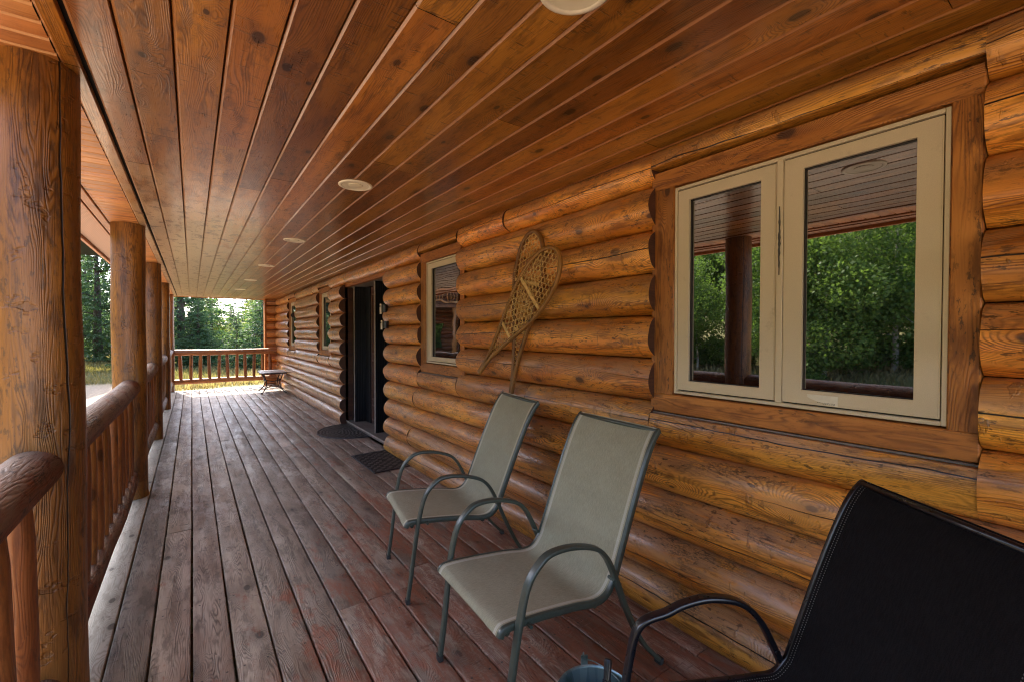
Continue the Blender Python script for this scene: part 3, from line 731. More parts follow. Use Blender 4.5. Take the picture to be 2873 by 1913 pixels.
# ------------------------------------------------------------------ ceiling
ceil = empty('porch_ceiling', (.8, 5, CZ), kind='structure'); ceil['world_parts'] = 1
def cboard(mb, x0, x1, ya, yb, z=CZ, ax='y', ch=.0062, dpt=.016):
    r = random.random(); ou, ov = random.uniform(0, 60), random.uniform(0, 60); n = max(1, int((yb - ya) / .5))
    ph = random.uniform(0, 6); dz = random.uniform(-.0006, .0006)
    prof = [(x0 - .001, dpt), (x0 + .002, ch), (x0 + ch * 1.5, 0), (x1 - ch * .5, 0), (x1 - .0015, ch), (x1 + .001, dpt)]
    vs = []; w = len(prof)
    for i in range(n + 1):
        y = ya + (yb - ya) * i / n
        for px, pz in prof: vs.append((px, y, z + pz + dz) if ax == 'y' else (y, px, z + pz + dz))
    fs, uvs = [], []
    for i in range(n):
        for j in range(w - 1):
            a = i * w + j; f = (a, a + 1, a + w + 1, a + w); f = f if ax == 'y' else f[::-1]
            fs.append(f); q = {a: (0, j), a + 1: (0, j + 1), a + w + 1: (1, j + 1), a + w: (1, j)}
            uvs.append([((ya + (yb - ya) * (i + q[t][0]) / n) + ou, prof[q[t][1]][0] + ov) for t in f])
    v2, f2, u2, ups = [], [], [], []
    for f, uv_ in zip(fs, uvs):
        j = min(f) % w; f2.append(tuple(range(len(v2), len(v2) + 4))); v2 += [vs[t] for t in f]; u2.append(uv_); ups += [1. if j in (1, w - 3) else 0.] * 4
    mb.add(v2, f2, u2, r, ups)
mb = MB(); edges = [-.278, -.172] + [-.038 + .1345 * i for i in range(16)]
kj = {3: [2.53], 4: [3.2], 5: [2.9], 2: [1.2], 7: [2.35], 10: [1.55]}
for i in range(len(edges) - 1):
    js = list(kj.get(i, [])); y = random.uniform(-1.5, 3) if not js else js[0] + random.uniform(2.8, 3.6)
    while y < 13.4:
        js.append(y); y += random.uniform(2.6, 4.2)
    js = [Y0] + sorted(j for j in js if Y0 + .3 < j < 13.1) + [13.5]
    for a, b in zip(js[:-1], js[1:]): cboard(mb, edges[i] + .001, edges[i + 1] - .001, a + .001, b - .001)
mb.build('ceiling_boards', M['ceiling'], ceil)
mb = MB(); cboard(mb, -.343, -.290, Y0, 2.06, CZ - .004); cboard(mb, -.343, -.290, 2.062, 6.1, CZ - .004); cboard(mb, -.343, -.290, 6.102, 13.5, CZ - .004)
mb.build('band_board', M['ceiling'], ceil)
mb = MB(); y = Y0; 
while y < 13.45: cboard(mb, y + .001, min(y + .088, 13.5), -.53, -.344, CZ, 'x', ch=.007); y += .09
mb.build('cross_boards', M['soffit'], ceil)
mb = MB(); mb.box(-.585, -.533, Y0, 13.5, CZ - .012, CZ + .03, 1, ch=.004); mb.box(-.60, -.5865, Y0, 13.5, CZ - .02, CZ + .03, 1, ch=.003); mb.build('outer_band', M['soffit'], ceil)
mb = MB(); mb.box(-.80, -.603, Y0, 13.55, CZ + .001, CZ + .02, 0); mb.build('vented_soffit', M['vent'], ceil)
mb = MB(); mb.box(-.83, -.803, Y0 - .05, 13.6, CZ - .03, CZ + .15, 1, ch=.003); mb.box(-.80, 6.3, 13.56, 13.59, CZ - .012, CZ + .15, 0, ch=.003)
mb.build('fascia', M['soffit'], ceil)
mb = MB(); mb.box(-.80, 6.3, Y0 - .3, 13.55, CZ + .021, CZ + .2, 1); mb.build('roof_sun_block', M['dark'], ceil)  # unseen roof slab, added to block the sun
mb = MB(); e = [(-.95, Y0 - .4, 2.42), (-.95, 13.75, 2.42), (3, 13.75, 4.0), (3, Y0 - .4, 4.0), (7., Y0 - .4, 2.42), (7., 13.75, 2.42)]
e2 = [(p[0], p[1], p[2] + .05) for p in e]
mb.add(e + e2, [(0, 1, 2, 3), (3, 2, 5, 4), (6, 9, 8, 7), (9, 10, 11, 8), (0, 6, 7, 1), (4, 5, 11, 10), (0, 3, 9, 6), (3, 4, 10, 9), (1, 7, 8, 2), (2, 8, 11, 5)])
ro = mb.build('roof', M['metal_roof'], ceil)

# ------------------------------------------------------------------ recessed lights
LY = [.845, 2.74, 4.70, 6.68, 8.66, 10.64]
labs = ['cream recessed ceiling light cut off by the top of the photo', 'cream recessed ceiling light, the largest one seen whole', 'recessed ceiling light third from the camera, a thin cream oval',
        'recessed ceiling light fourth from the camera, small sliver over the deck', 'recessed ceiling light fifth from the camera, near the far end', 'recessed ceiling light farthest from the camera']
for y, lb in zip(LY, labs):
    t = empty('recessed_light', (.81, y, CZ), lb, 'ceiling light', 'recessed lights along the porch ceiling')
    mb = MB(); mb.lathe([(.098, .0005), (.097, -.004), (.092, -.006), (.082, -.0065), (.078, -.004), (.076, .0)], 0, 0, 48); mb.build('trim_ring', M['can'], t, angle=60)
    mb = MB(); mb.lathe([(.077, -.0045), (.060, -.0022), (.042, -.0012), (.041, -.0042), (.030, -.006), (.0, -.0068)], 0, 0, 40); mb.build('lens', M['can_in'], t, angle=50)

# ------------------------------------------------------------------ posts
plabs = ['thick cracked log post in the near left foreground', 'second log post from the camera with a long dark split', 'third log post from the camera, slim in the distance',
         'fourth log post from the camera, partly hidden behind the third', 'corner log post at the far end railing']
for i, (y, r, lb) in enumerate(((2.145, .112, plabs[0]), (4.83, .112, plabs[1]), (7.33, .108, plabs[2]), (10.1, .105, plabs[3]), (13.0, .09, plabs[4]), (-.6, .11, None))):
    if lb is None: lb = 'log post behind the camera'
    mb = MB(); n = 24; ph = random.uniform(0, 6)
    path = [(-.42 + .003 * math.sin(q * .5 + ph), y + .003 * math.cos(q * .7 + ph), CZ * q / n) for q in range(n + 1)]
    rr = [r * (1.015 - .03 * q / n) for q in range(n + 1)]
    mb.tube(path, rr, 40, wob=.012, cap=True, cv=2 * math.pi * r * (.62 if i != 1 else .66), uvo=(random.uniform(0, 50), random.uniform(0, 50)))
    o = mb.build('log_post', M['post'], loc=(-.42, y, 0), angle=60); tag(o, lb, 'post', 'log posts along the porch edge')

# ------------------------------------------------------------------ railings
def rail_run(p0, p1, bal, lb, zt=.915, zb=.185, grp='log railings around the porch'):
    p0, p1 = Vector((*p0, 0)), Vector((*p1, 0)); d = (p1 - p0); L = d.length; d.normalize(); n = max(6, int(L / .12))
    t = empty('log_railing', (p0 + p1) / 2, lb, 'railing', grp); org = (p0 + p1) / 2
    rm = M['far_rail'] if zb > .2 else M['rail']
    for nm, z, r, sm in (('top_rail', zt, .070, .985), ('bottom_rail', zb, .062, 1.)):
        mb = MB(); s = Vector((-d.y, d.x, 0)); ph = random.uniform(0, 6)
        path = [p0 + d * L * q / n + s * .004 * math.sin(q * .4 + ph) + Vector((0, 0, z + .004 * math.sin(q * .3 + ph))) for q in range(n + 1)]
        mb.tube(path, r, 28, wob=.055, cv=random.uniform(.05, .2)); o = mb.build(nm, rm, t, angle=60, loc=org); o.location = (0, 0, 0)
    for b in bal:
        r = random.uniform(.034, .039); mb = MB(); q = p0 + d * b; tx, ty = random.uniform(-.004, .004), random.uniform(-.004, .004)
        mb.tube([q + Vector((tx * k_, ty * k_, zb + .03 + (zt - zb - .06) * k_ / 5)) for k_ in range(6)], [r * (.8 if k_ in (0, 5) else 1) for k_ in range(6)], 16, wob=.03)
        o = mb.build('baluster', M['baluster'], t, angle=60, loc=org); o.location = (0, 0, 0)
    return t
def bals(L, p=.187, off=.1): 
    n = int((L - 2 * off) / p) + 1; st = (L - (n - 1) * p) / 2; return [st + i * p for i in range(n)]
rail_run((-.415, -.5), (-.415, 2.05), bals(2.55), 'nearest log railing at the left edge, ending at the foreground post')
rail_run((-.415, 2.24), (-.415, 4.74), bals(2.5), 'log railing between the first and second posts, bleached on top')
rail_run((-.415, 4.92), (-.415, 7.24), bals(2.32), 'log railing between the second and third posts')
rail_run((-.415, 7.42), (-.415, 10.01), bals(2.59), 'log railing between the third and fourth posts')
rail_run((-.415, 10.19), (-.415, 12.93), bals(2.74), 'log railing between the fourth post and the corner post')
rail_run((-.34, 13.05), (1.86, 13.05), [.124 + .187 * i for i in range(12)], 'log railing across the far end of the porch', zt=.905, zb=.22)

# ------------------------------------------------------------------ snowshoes
def snowshoe(toe, tail, sw, X, lb):
    toe, tail = Vector(toe), Vector(tail); d = tail - toe; L = d.length; d.normalize(); nrm = Vector((-d.y, d.x))
    prof = [(0, 0), (.012, .045), (.04, .085), (.10, .125), (.20, .150), (.33, .150), (.47, .118), (.60, .078), (.72, .043), (.82, .020), (.90, .010), (1., .0085)]
    def P3(s_, w_, dx=0): q = toe + d * L * s_ + nrm * w_; return Vector((X + dx, q.x, q.y))
    cx = .5; org = P3(cx, 0); t = empty('snowshoe', org, lb, 'snowshoe', 'pair of old wooden snowshoes')
    def bl(mb, nm, m, **k): o = mb.build(nm, m, t, loc=org, **k); o.location = (0, 0, 0); return o
    def hw(s_):
        for (a, wa), (b, wb) in zip(prof[:-1], prof[1:]):
            if s_ <= b: f = (s_ - a) / (b - a); f = f; return sw * (wa + (wb - wa) * f)
        return .0085
    left = [P3(s_, w_ * sw) for s_, w_ in prof[::-1]]; right = [P3(s_, -w_ * sw) for s_, w_ in prof[1:]]
    path = smooth_path(left + right, 5); mb = MB()
    mb.tube(path, .010, 10, flat=(.0075, .0095, (1, 0, 0)), n_=0) if False else mb.tube(path, .010, 10, flat=(.012, .0115, (1, 0, 0)))
    bl(mb, 'frame', M['shoe'], angle=60)
    for s_ in (.30, .60):
        mb = MB(); w_ = hw(s_); mb.tube([P3(s_, -w_), P3(s_, 0), P3(s_, w_)], .01, 8, flat=(.005, .013, (1, 0, 0))); bl(mb, 'crossbar', M['lace'], angle=60)
    mb = MB()
    def clip(a, b, steps=60):
        run = []; out = []
        for i in range(steps + 1):
            f = i / steps; s_ = a[0] + (b[0] - a[0]) * f; w_ = a[1] + (b[1] - a[1]) * f
            ok = 0 < s_ < .93 and abs(w_) < hw(s_) - .004
            if ok: run.append((s_, w_))
            elif run: out.append(run); run = []
        if run: out.append(run)
        return [(r_[0], r_[-1]) for r_ in out if len(r_) > 1]
    def fam(ang, pitch, s0, s1, r, off=0.):
        dx, dy = math.cos(ang), math.sin(ang)
        for i in range(-60, 60):
            o_ = (i + off) * pitch; cx_, cy_ = L * (s0 + s1) / 2 - dy * o_, dx * o_
            for a, b in clip(((cx_ - dx * .8) / L, cy_ - dy * .8), ((cx_ + dx * .8) / L, cy_ + dy * .8), 300):
                # clamp to the section
                (sa, wa), (sb, wb) = a, b
                if abs(sb - sa) > 1e-6:
                    def cl(s_): f = (s_ - sa) / (sb - sa); return (s_, wa + (wb - wa) * f)
                    lo, hi = (a, b) if sa < sb else (b, a)
                    if hi[0] <= s0 or lo[0] >= s1: continue
                    if lo[0] < s0: lo = cl(s0)
                    if hi[0] > s1: hi = cl(s1)
                    a, b = lo, hi
                elif not (s0 < sa < s1): continue
                j = random.uniform(-.0005, .0005)
                mb.tube([P3(a[0], a[1], j), P3(b[0], b[1], j)], r, 4, cap=False, rnd=.5)
    fam(R(60), .031, 0., .29, .0017); fam(R(-60), .031, 0., .29, .0017); fam(R(0), .031, 0., .29, .0017, .5)
    fam(R(30), .036, .33, .59, .0021); fam(R(-30), .036, .33, .59, .0021); fam(R(90), .036, .33, .59, .0021, .5)
    fam(R(60), .026, .62, .93, .0016); fam(R(-60), .026, .62, .93, .0016)
    # harness lashings round the frame
    for s_ in [.24 + .014 * i for i in range(28)]:
        for sg in (-1, 1):
            w_ = hw(s_) * sg; mb.tube([P3(s_, w_ - sg * .012, -.004), P3(s_ + .002, w_, -.0115), P3(s_ + .004, w_ + sg * .010, -.003)], .0022, 5, cap=False, rnd=.5)
    for i in range(7):
        w_ = -.09 + .03 * i; mb.tube([P3(.30, w_ * sw, -.003), P3(.345, w_ * .8 * sw, -.003)], .0022, 4, cap=False, rnd=.5)
    bl(mb, 'webbing', M['lace'], smooth=True)
    return t
snowshoe((2.218, 2.008), (2.471, .955), .93, 1.774, 'upright wooden snowshoe hung behind the slanted one')
snowshoe((1.968, 1.842), (2.845, 1.07), 1.0, 1.748, 'slanted wooden snowshoe hung in front, its tail pointing to the lower left')

# ------------------------------------------------------------------ door devices, thermometer
for (y, z, hh, lb) in ((4.985, 1.635, .058, 'upper pale plate with black housing on the log ends beside the doorway'), (4.955, 1.452, .052, 'lower pale plate with black housing on the log ends beside the doorway')):
    t = empty('door_chime', (XF - .01, y, z), lb, 'wall fixture', 'pale plates beside the door')
    mb = MB(); mb.tube([(.0, -.035, -hh * .7), (.0, -.035, -hh * .3), (.0, -.035, hh * .3), (.0, -.035, hh * .8)], .03, 16, rnd=.4, flat=(.03, .032, (1, 0, 0))); mb.build('housing', M['black_plastic'], t, angle=60)
    mb = MB(); pts = [(math.cos(a) * .017, hh - .017 + math.sin(a) * .017) for a in [math.pi * q / 10 for q in range(11)]] + [(-.017, -hh), (.017, -hh)]
    n = len(pts); vs = [(-.034, p[0] + .012, p[1]) for p in pts] + [(-.024, p[0] + .012, p[1]) for p in pts]
    mb.add(vs, [tuple(range(n)), tuple(range(n, 2 * n))[::-1]] + [(i, i + n, (i + 1) % n + n, (i + 1) % n) for i in range(n)]); mb.build('plate', M['pale_metal'], t)
    mb = MB(); mb.tube([(-.0345, .012, hh * .52), (-.038, .012, hh * .52)], .009, 14); mb.build('button', M['black_plastic'], t)
t = empty('thermometer', (1.795, 10.60, 1.742), 'small round black disc by the farthest window', 'thermometer')
mb = MB(); mb.tube([(0, 0, 0), (0, .006, 0), (0, .022, 0)], [.048, .054, .04], 28); mb.build('dial', M['black_plastic'], t, angle=40)
mb = MB(); mb.tube([(.01, .02, 0), (.05, .04, 0)], .009, 8); mb.build('bracket', M['iron'], t)

# ------------------------------------------------------------------ mats
def mat_obj(outline, h, name, m, lb, border=.03):
    n = len(outline); cx = sum(p[0] for p in outline) / n; cy_ = sum(p[1] for p in outline) / n
    org = Vector((cx, cy_, 0)); t = empty(name, org, lb, 'doormat')
    def inset(f): return [(cx + (p[0] - cx) * f, cy_ + (p[1] - cy_) * f) for p in outline]
    A, B, Dn = outline, inset(.985), inset(1 - border * 2.4)
    mb = MB(); vs = [(p[0] - cx, p[1] - cy_, .004) for p in A] + [(p[0] - cx, p[1] - cy_, h) for p in B] + [(p[0] - cx, p[1] - cy_, h) for p in Dn] + [(p[0] - cx, p[1] - cy_, h - .003) for p in Dn]
    mb.add(vs, [(i + k * n, (i + 1) % n + k * n, (i + 1) % n + (k + 1) * n, i + (k + 1) * n) for k in range(3) for i in range(n)]); mb.build('border', M['rub_edge'], t)
    mb = MB(); vs = [(p[0] - cx, p[1] - cy_, h - .003) for p in Dn]; mb.add(vs, [tuple(range(n))], [[(p[0], p[1]) for p in vs]]); mb.build('relief_panel', m, t)
arc = [(1.885 - .53 * math.sin(math.pi * q / 28), 5.81 + 1.06 * (.5 - .5 * math.cos(math.pi * q / 28))) for q in range(29)]
mat_obj(arc[::-1], .014, 'doormat', M['rub_half'], 'black half-round rubber doormat at the foot of the doorway')
mat_obj([(1.425, 4.255), (1.875, 4.285), (1.865, 5.045), (1.415, 5.015)], .012, 'doormat', M['rub_rect'], 'black rectangular rubber doormat lying by the wall, nearer the chairs')

# ------------------------------------------------------------------ side table
t = empty('side_table', (1.52, 11.72, 0), 'small dark metal side table with slatted grey top near the far railing', 'table', rz=R(-3))
TW, TL, TH = .28, .45, .475; c_ = .09
oct_ = [(-TW, -TL + c_), (-TW + c_, -TL), (TW - c_, -TL), (TW, -TL + c_), (TW, TL - c_), (TW - c_, TL), (-TW + c_, TL), (-TW, TL - c_)]
mb = MB(); n = 8; vs = [(*p, TH - .03) for p in oct_] + [(*p, TH - .004) for p in oct_] + [(p[0] * .96, p[1] * .97, TH) for p in oct_]
mb.add(vs, [tuple(range(n))[::-1]] + [(i + k * n, (i + 1) % n + k * n, (i + 1) % n + (k + 1) * n, i + (k + 1) * n) for k in range(2) for i in range(n)]); mb.build('table_rim', M['iron'], t)
mb = MB(); vs = [(p[0] * .96, p[1] * .97, TH + .0005) for p in oct_]; mb.add(vs, [tuple(range(n))], [[(p[0], p[1]) for p in vs]]); mb.build('table_top', M['slate'], t)
for sx in (-1, 1):
    for sy in (-1, 1):
        mb = MB(); mb.tube(smooth_path([(sx * .19, sy * .33, TH - .03), (sx * .17, sy * .30, .36), (sx * .135, sy * .265, .27), (sx * .14, sy * .27, .17), (sx * .18, sy * .32, .08), (sx * .225, sy * .375, .02), (sx * .245, sy * .395, .012)], 6), .012, 10)
        mb.build('leg', M['iron'], t, smooth=True)
        mb = MB(); mb.tube([(sx * .245, sy * .395, .0), (sx * .245, sy * .395, .03)], [.02, .014], 10); mb.build('foot', M['iron'], t)
for sx in (-1, 1):
    mb = MB(); mb.tube(smooth_path([(sx * .17, -.31, .095), (sx * .06, -.16, .15), (0, 0, .16), (sx * -.06, .16, .15), (sx * -.17, .31, .095)], 6), .009, 8); mb.build('stretcher', M['iron'], t, smooth=True)
    mb = MB(); mb.tube(smooth_path([(sx * .15, -.28, .30), (sx * .16, -.1, .265), (sx * .16, .1, .265), (sx * .15, .28, .30)], 6), .011, 8); mb.build('apron_bar', M['iron'], t, smooth=True)
mb = MB(); mb.tube(smooth_path([(-.15, -.28, .30), (0, -.29, .27), (.15, -.28, .30)], 6), .011, 8); mb.build('apron_bar', M['iron'], t, smooth=True)

# ------------------------------------------------------------------ chairs
def chair(pose, sh, fm, sm, lb, grp='mesh patio chairs along the wall'):
    x, y, th = pose; t = empty('patio_chair', (x, y, 0), lb, 'chair', grp, rz=th)
    # local: +x backward from the front feet, +y towards the far side, z up
    def side(s_):
        w = sh['wa'] * s_; f = sh['wf'] * s_; ua, za, ub, zb, ur = sh['ua'], sh['za'], sh['ub'], sh['zb'], sh['ur']
        P = [(0, f, 0.012), (.018, f, .14), (.038, (f + w) / 2, .30), (.058, w, .43), (.088, w, .535), (ua - .03, w, za - .022), (ua + .02, w, za + .001), ((ua + ub) / 2 + .01, w, (za + zb) / 2 + .012), (ub + .01, w, zb - .003), (ub + .065, w, zb - .045), (ub + .11, w, zb - .12), (ub + .19, (f + w) / 2, zb * .50), (ub + .28, f, zb * .23), (ur, f, .012)]
        mb = MB(); mb.tube(smooth_path(P, 6), .01, 14, flat=(.0155, .0085, (0, 1, 0)), rnd=.5); mb.build('arm_frame', fm, t, angle=70)
        for px in (0, ur): mb = MB(); mb.tube([(px, f, 0), (px, f, .022)], .02, 12, rnd=.5, flat=(.018, .0115, (0, 1, 0))); mb.build('foot_cap', M['cap'], t)
    side(1); side(-1)
    prof = [(sh['u0'] - .022, sh['z0'] - .026), (sh['u0'] - .010, sh['z0'] - .006), (sh['u0'] + .02, sh['z0'] + .002), (sh['u0'] + .12, sh['z0'] - .004), (.30, (sh['z0'] + sh['z1']) / 2 - .004),
            (sh['u1'] - .07, sh['z1'] - .003), (sh['u1'] - .015, sh['z1'] + .006), (sh['u1'] + .022, sh['z1'] + .045)]
    U1, Z1_ = sh['u1'] + .022, sh['z1'] + .045; U2, Z2 = sh['u2'], sh['z2']
    back = [(U1, Z1_)] + [(U1 + (U2 - U1) * f + b_, Z1_ + (Z2 - Z1_) * f) for f, b_ in ((.2, -.006), (.45, -.014), (.7, -.018), (.86, -.016), (.95, -.008), (1., .004))] + [(U2 + .014, Z2 + .006)]
    sp = smooth_path([(p[0], 0, p[1]) for p in prof], 5); bp = smooth_path([(p[0], 0, p[1]) for p in back], 6)
    ws = sh['ws']
    def sheet(path, nm, sag):
        mb = MB(); n = 16; m = len(path); vs = []; L = 0; Ls = [0]
        for i in range(1, m): L += (path[i] - path[i - 1]).length; Ls.append(L)
        for lay in (0, 1):
            for i, p in enumerate(path):
                tn = (path[min(i + 1, m - 1)] - path[max(i - 1, 0)]).normalized(); nn = Vector((tn.z, 0, -tn.x))
                e = math.sin(math.pi * min(1, max(0, i / (m - 1)))) ** .5
                for j in range(n + 1):
                    w_ = -1 + 2 * j / n; q = p + nn * (sag * e * (1 - w_ * w_) + lay * .0022); vs.append((q.x, w_ * ws, q.z))
        w = n + 1; fs = []; uvs = []
        for lay in (0, 1):
            o_ = lay * m * w
            for i in range(m - 1):
                for j in range(n):
                    a = o_ + i * w + j; f = (a, a + 1, a + w + 1, a + w); uv = [(Ls[i], -1 + 2 * j / n), (Ls[i], -1 + 2 * (j + 1) / n), (Ls[i + 1], -1 + 2 * (j + 1) / n), (Ls[i + 1], -1 + 2 * j / n)]
                    uv = [(q[0], q[1] * .225) for q in uv]
                    if lay: f = f[::-1]; uv = uv[::-1]
                    fs.append(f); uvs.append(uv)
        for i in range(m - 1):
            for j in (0, n): a = i * w + j; b = a + m * w; fs.append((a, a + w, b + w, b)); uvs.append([(0, 0)] * 4)
        for j in range(n):
            for i in (0, m - 1): a = i * w + j; b = a + m * w; fs.append((a, a + 1, b + 1, b)); uvs.append([(0, 0)] * 4)
        mb.add(vs, fs, uvs); mb.build(nm, sm, t, angle=60)
    sheet(sp, 'seat', .010); sheet(bp, 'backrest', .012)
    full = sp + bp[1:]
    for s_ in (-1, 1):
        mb = MB(); path = []
        for i, p in enumerate(full):
            tn = (full[min(i + 1, len(full) - 1)] - full[max(i - 1, 0)]).normalized(); nn = Vector((tn.z, 0, -tn.x))
            path.append(p + nn * .011 + Vector((0, s_ * (ws + .004), 0)))
        mb.tube(path, .01, 14, flat=(.009, .0125, (0, 1, 0)), rnd=.5); mb.build('sling_rail', fm, t, angle=70)
    mb = MB(); mb.tube([(sh['u0'] + .02, -ws, sh['z0'] - .03), (sh['u0'] + .02, ws, sh['z0'] - .03)], .010, 12, rnd=.5); mb.build('crossbar', fm, t, smooth=True)
    mb = MB(); mb.tube([(sh['u1'] - .06, -ws, sh['z1'] - .03), (sh['u1'] - .06, ws, sh['z1'] - .03)], .010, 12, rnd=.5); mb.build('crossbar', fm, t, smooth=True)
    mb = MB(); mb.tube([(U2 + .008, -ws - .006, Z2 - .006), (U2 + .008, ws + .006, Z2 - .006)], .009, 12, rnd=.5); mb.build('top_bar', fm, t, smooth=True)
    for s_ in (-1, 1):
        for (u_, z_) in ((.10, sh['z0'] - .018), (sh['ub'] + .12, (sh['z1'] + .06))):
            mb = MB(); mb.tube([(u_, s_ * (ws - .002), z_), (u_, s_ * (sh['wa'] + .004), z_)], .007, 8, rnd=.5); mb.build('bolt', fm, t)
    return t
SH = dict(u0=.007, z0=.409, u1=.476, z1=.37, u2=.748, z2=.963, wf=.252, ws=.234, wa=.263, ua=.166, za=.613, ub=.367, zb=.585, ur=.758)
SH3 = dict(u0=.008, z0=.378, u1=.483, z1=.397, u2=.715, z2=.938, wf=.245, ws=.244, wa=.262, ua=.197, za=.592, ub=.361, zb=.598, ur=.789)
chair((.914, 2.358, -.165), SH, M['frame_green'], M['sling'], 'olive-grey mesh patio chair farther from the camera, below the snowshoes')
chair((.815, 1.411, -.052), SH, M['frame_green'], M['sling'], 'olive-grey mesh patio chair in the middle, between the other two chairs')
chair((.805, .627, -.577), SH3, M['frame_black'], M['sling_black'], 'black mesh patio chair cut off at the lower right corner')

# ------------------------------------------------------------------ pail and tool
t = empty('metal_pail', (1.0, .943, 0), 'small galvanized metal pail on the deck between two chairs', 'pail')
mb = MB(); mb.lathe([(.0, .004), (.085, .004), (.088, 0.), (.120, .244), (.1225, .2475), (.1245, .2495), (.1225, .2525), (.1195, .250), (.1175, .244), (.086, .010), (.0, .010)], 0, 0, 56); mb.build('body', M['galv'], t, angle=50)
a = R(62); ex, ey = math.cos(a) * .123, math.sin(a) * .123
for q in (1, -1): mb = MB(); mb.tube([(q * ex, q * ey, .235), (q * ex * 1.02, q * ey * 1.02, .262), (q * ex * 1.01, q * ey * 1.01, .283)], .012, 12, rnd=.5, flat=(.012, .0025, (-math.sin(a), math.cos(a), 0))); mb.build('ear', M['galv'], t)
mb = MB(); path = [(ex * 1.03, ey * 1.03, .275)]
for q in range(13):
    ph = math.pi * q / 12; r_ = .125; bx = math.cos(ph) * r_; off = math.sin(ph) * .10
    path.append((math.cos(a) * bx + math.sin(a) * off, math.sin(a) * bx - math.cos(a) * off, .272 - .03 * math.sin(ph)))
mb.tube(smooth_path([(ex * 1.06, ey * 1.06, .262), (ex * 1.12, ey * 1.12, .275), (ex * 1.06, ey * 1.06, .288)] + path[1:], 3), .0022, 6, rnd=.5); mb.build('handle', M['galv'], t, smooth=True)
t = empty('fire_tool', (1.0, .943, .012), 'black-handled tool leaning inside the metal pail', 'tool')
mb = MB(); d0, d1 = Vector((-.045, -.06, .0)), Vector((.067, .012, .315))
pp = [d0.lerp(d1, f) for f in (.12, .35, .55, .75, .83, .835, .97, .995, 1.)]
mb.tube(pp, [.006, .008, .011, .0135, .014, .0115, .0125, .0115, .007], 14, rnd=.5); mb.build('grip', M['tool'], t, angle=50)
mb = MB(); mb.box(-.075, -.02, -.085, -.035, .001, .04, ch=.004); mb.build('head', M['iron'], t)

# ------------------------------------------------------------------ trees
def fast_mesh(name, co, rnd, mat):
    """co: (n,4,3) quads"""
    n = len(co); me = bpy.data.meshes.new(name); me.vertices.add(n * 4); me.vertices.foreach_set('co', co.reshape(-1).astype(np.float32))
    me.loops.add(n * 4); me.loops.foreach_set('vertex_index', np.arange(n * 4, dtype=np.int32))
    me.polygons.add(n); me.polygons.foreach_set('loop_start', np.arange(0, n * 4, 4, dtype=np.int32))
    try: me.polygons.foreach_set('loop_total', np.full(n, 4, dtype=np.int32))
    except Exception: pass
    me.update(calc_edges=True); me.materials.append(mat)
    a = me.attributes.new('rnd', 'FLOAT', 'FACE'); a.data.foreach_set('value', rnd.astype(np.float32)); me.update(); return me
def quads(p, d, w, l, rng):
    """diamond sprays at p along d"""
    n = len(p); r = rng.normal(size=(n, 3)); s = np.cross(d, r); s /= np.linalg.norm(s, axis=1)[:, None] + 1e-9
    a = p; b = p + d * l[:, None] * .45 + s * w[:, None]; c = p + d * l[:, None]; e = p + d * l[:, None] * .45 - s * w[:, None]
    return np.stack([a, b, c, e], 1)
def spruce_mesh(seed, h, r, mat, dens=1., low=.03):
    rng = np.random.default_rng(seed); P = []; Dd = []; Wd = []; Ln = []
    lv = int(46 * dens)
    for i in range(lv):
        nb = max(5, int(11 * (1 - i / lv * .5)))
        for b in range(nb):
            t = low + (1 - low) * (i + rng.uniform(-1.2, 1.2)) / lv; t = min(max(t, low), .995); z = t * h; Lb = r * (1 - t) ** .8 * 1.08 + .05
            az = rng.uniform(0, 6.283); L = Lb * rng.uniform(.55, 1.15); 
            if rng.random() < .08: continue
            k = max(6, int(L / r * 62 * dens)); s = rng.uniform(.08, 1, k) ** .8
            dz = -.28 * s * L + .16 * (s * L) ** 2 / max(L, .2) * 1.2
            side = rng.normal(size=k) * (.16 * L * (1.05 - s) + .04)
            x = np.cos(az) * s * L - np.sin(az) * side; y = np.sin(az) * s * L + np.cos(az) * side
            P.append(np.stack([x, y, z + dz - np.abs(side) * .35], 1))
            o = np.stack([np.cos(az) * .8 - np.sin(az) * side * 3, np.sin(az) * .8 + np.cos(az) * side * 3, -.45 + rng.normal(size=k) * .35], 1)
            Dd.append(o + rng.normal(size=(k, 3)) * .3); Wd.append(rng.uniform(.020, .045, k)); Ln.append(rng.uniform(.12, .27, k))
    P = np.concatenate(P); Dd = np.concatenate(Dd); Dd /= np.linalg.norm(Dd, axis=1)[:, None]; Wd = np.concatenate(Wd); Ln = np.concatenate(Ln)
    sc_ = h / 8.; q = quads(P, Dd, Wd * sc_ * 1.2, Ln * sc_, rng); return fast_mesh('crown', q, rng.random(len(P)) * .75 + .25 * np.clip(P[:, 2] / h, 0, 1), mat)
def leafy_mesh(seed, h, r, mat, n=16000):
    rng = np.random.default_rng(seed); P = []
    nb = 26
    for b in range(nb):
        t = rng.uniform(.18, .98); az = rng.uniform(0, 6.283); rr = r * (math.sin(math.pi * min(1, t ** .8)) ** .6 * .75 + .12) * rng.uniform(.3, 1)
        c = np.array([np.cos(az) * rr, np.sin(az) * rr, t * h]); k = n // nb; g = rng.normal(size=(k, 3)); g /= np.linalg.norm(g, axis=1)[:, None]
        g *= (rng.uniform(.3, 1, k) ** .5)[:, None] * np.array([r * .42, r * .42, r * .33]) * rng.uniform(.7, 1.2); P.append(c + g)
    P = np.concatenate(P); d = rng.normal(size=P.shape); d[:, 2] -= .3; d /= np.linalg.norm(d, axis=1)[:, None]
    q = quads(P, d, rng.uniform(.022, .045, len(P)), rng.uniform(.06, .12, len(P)), rng); return fast_mesh('crown', q, rng.random(len(P)), mat)
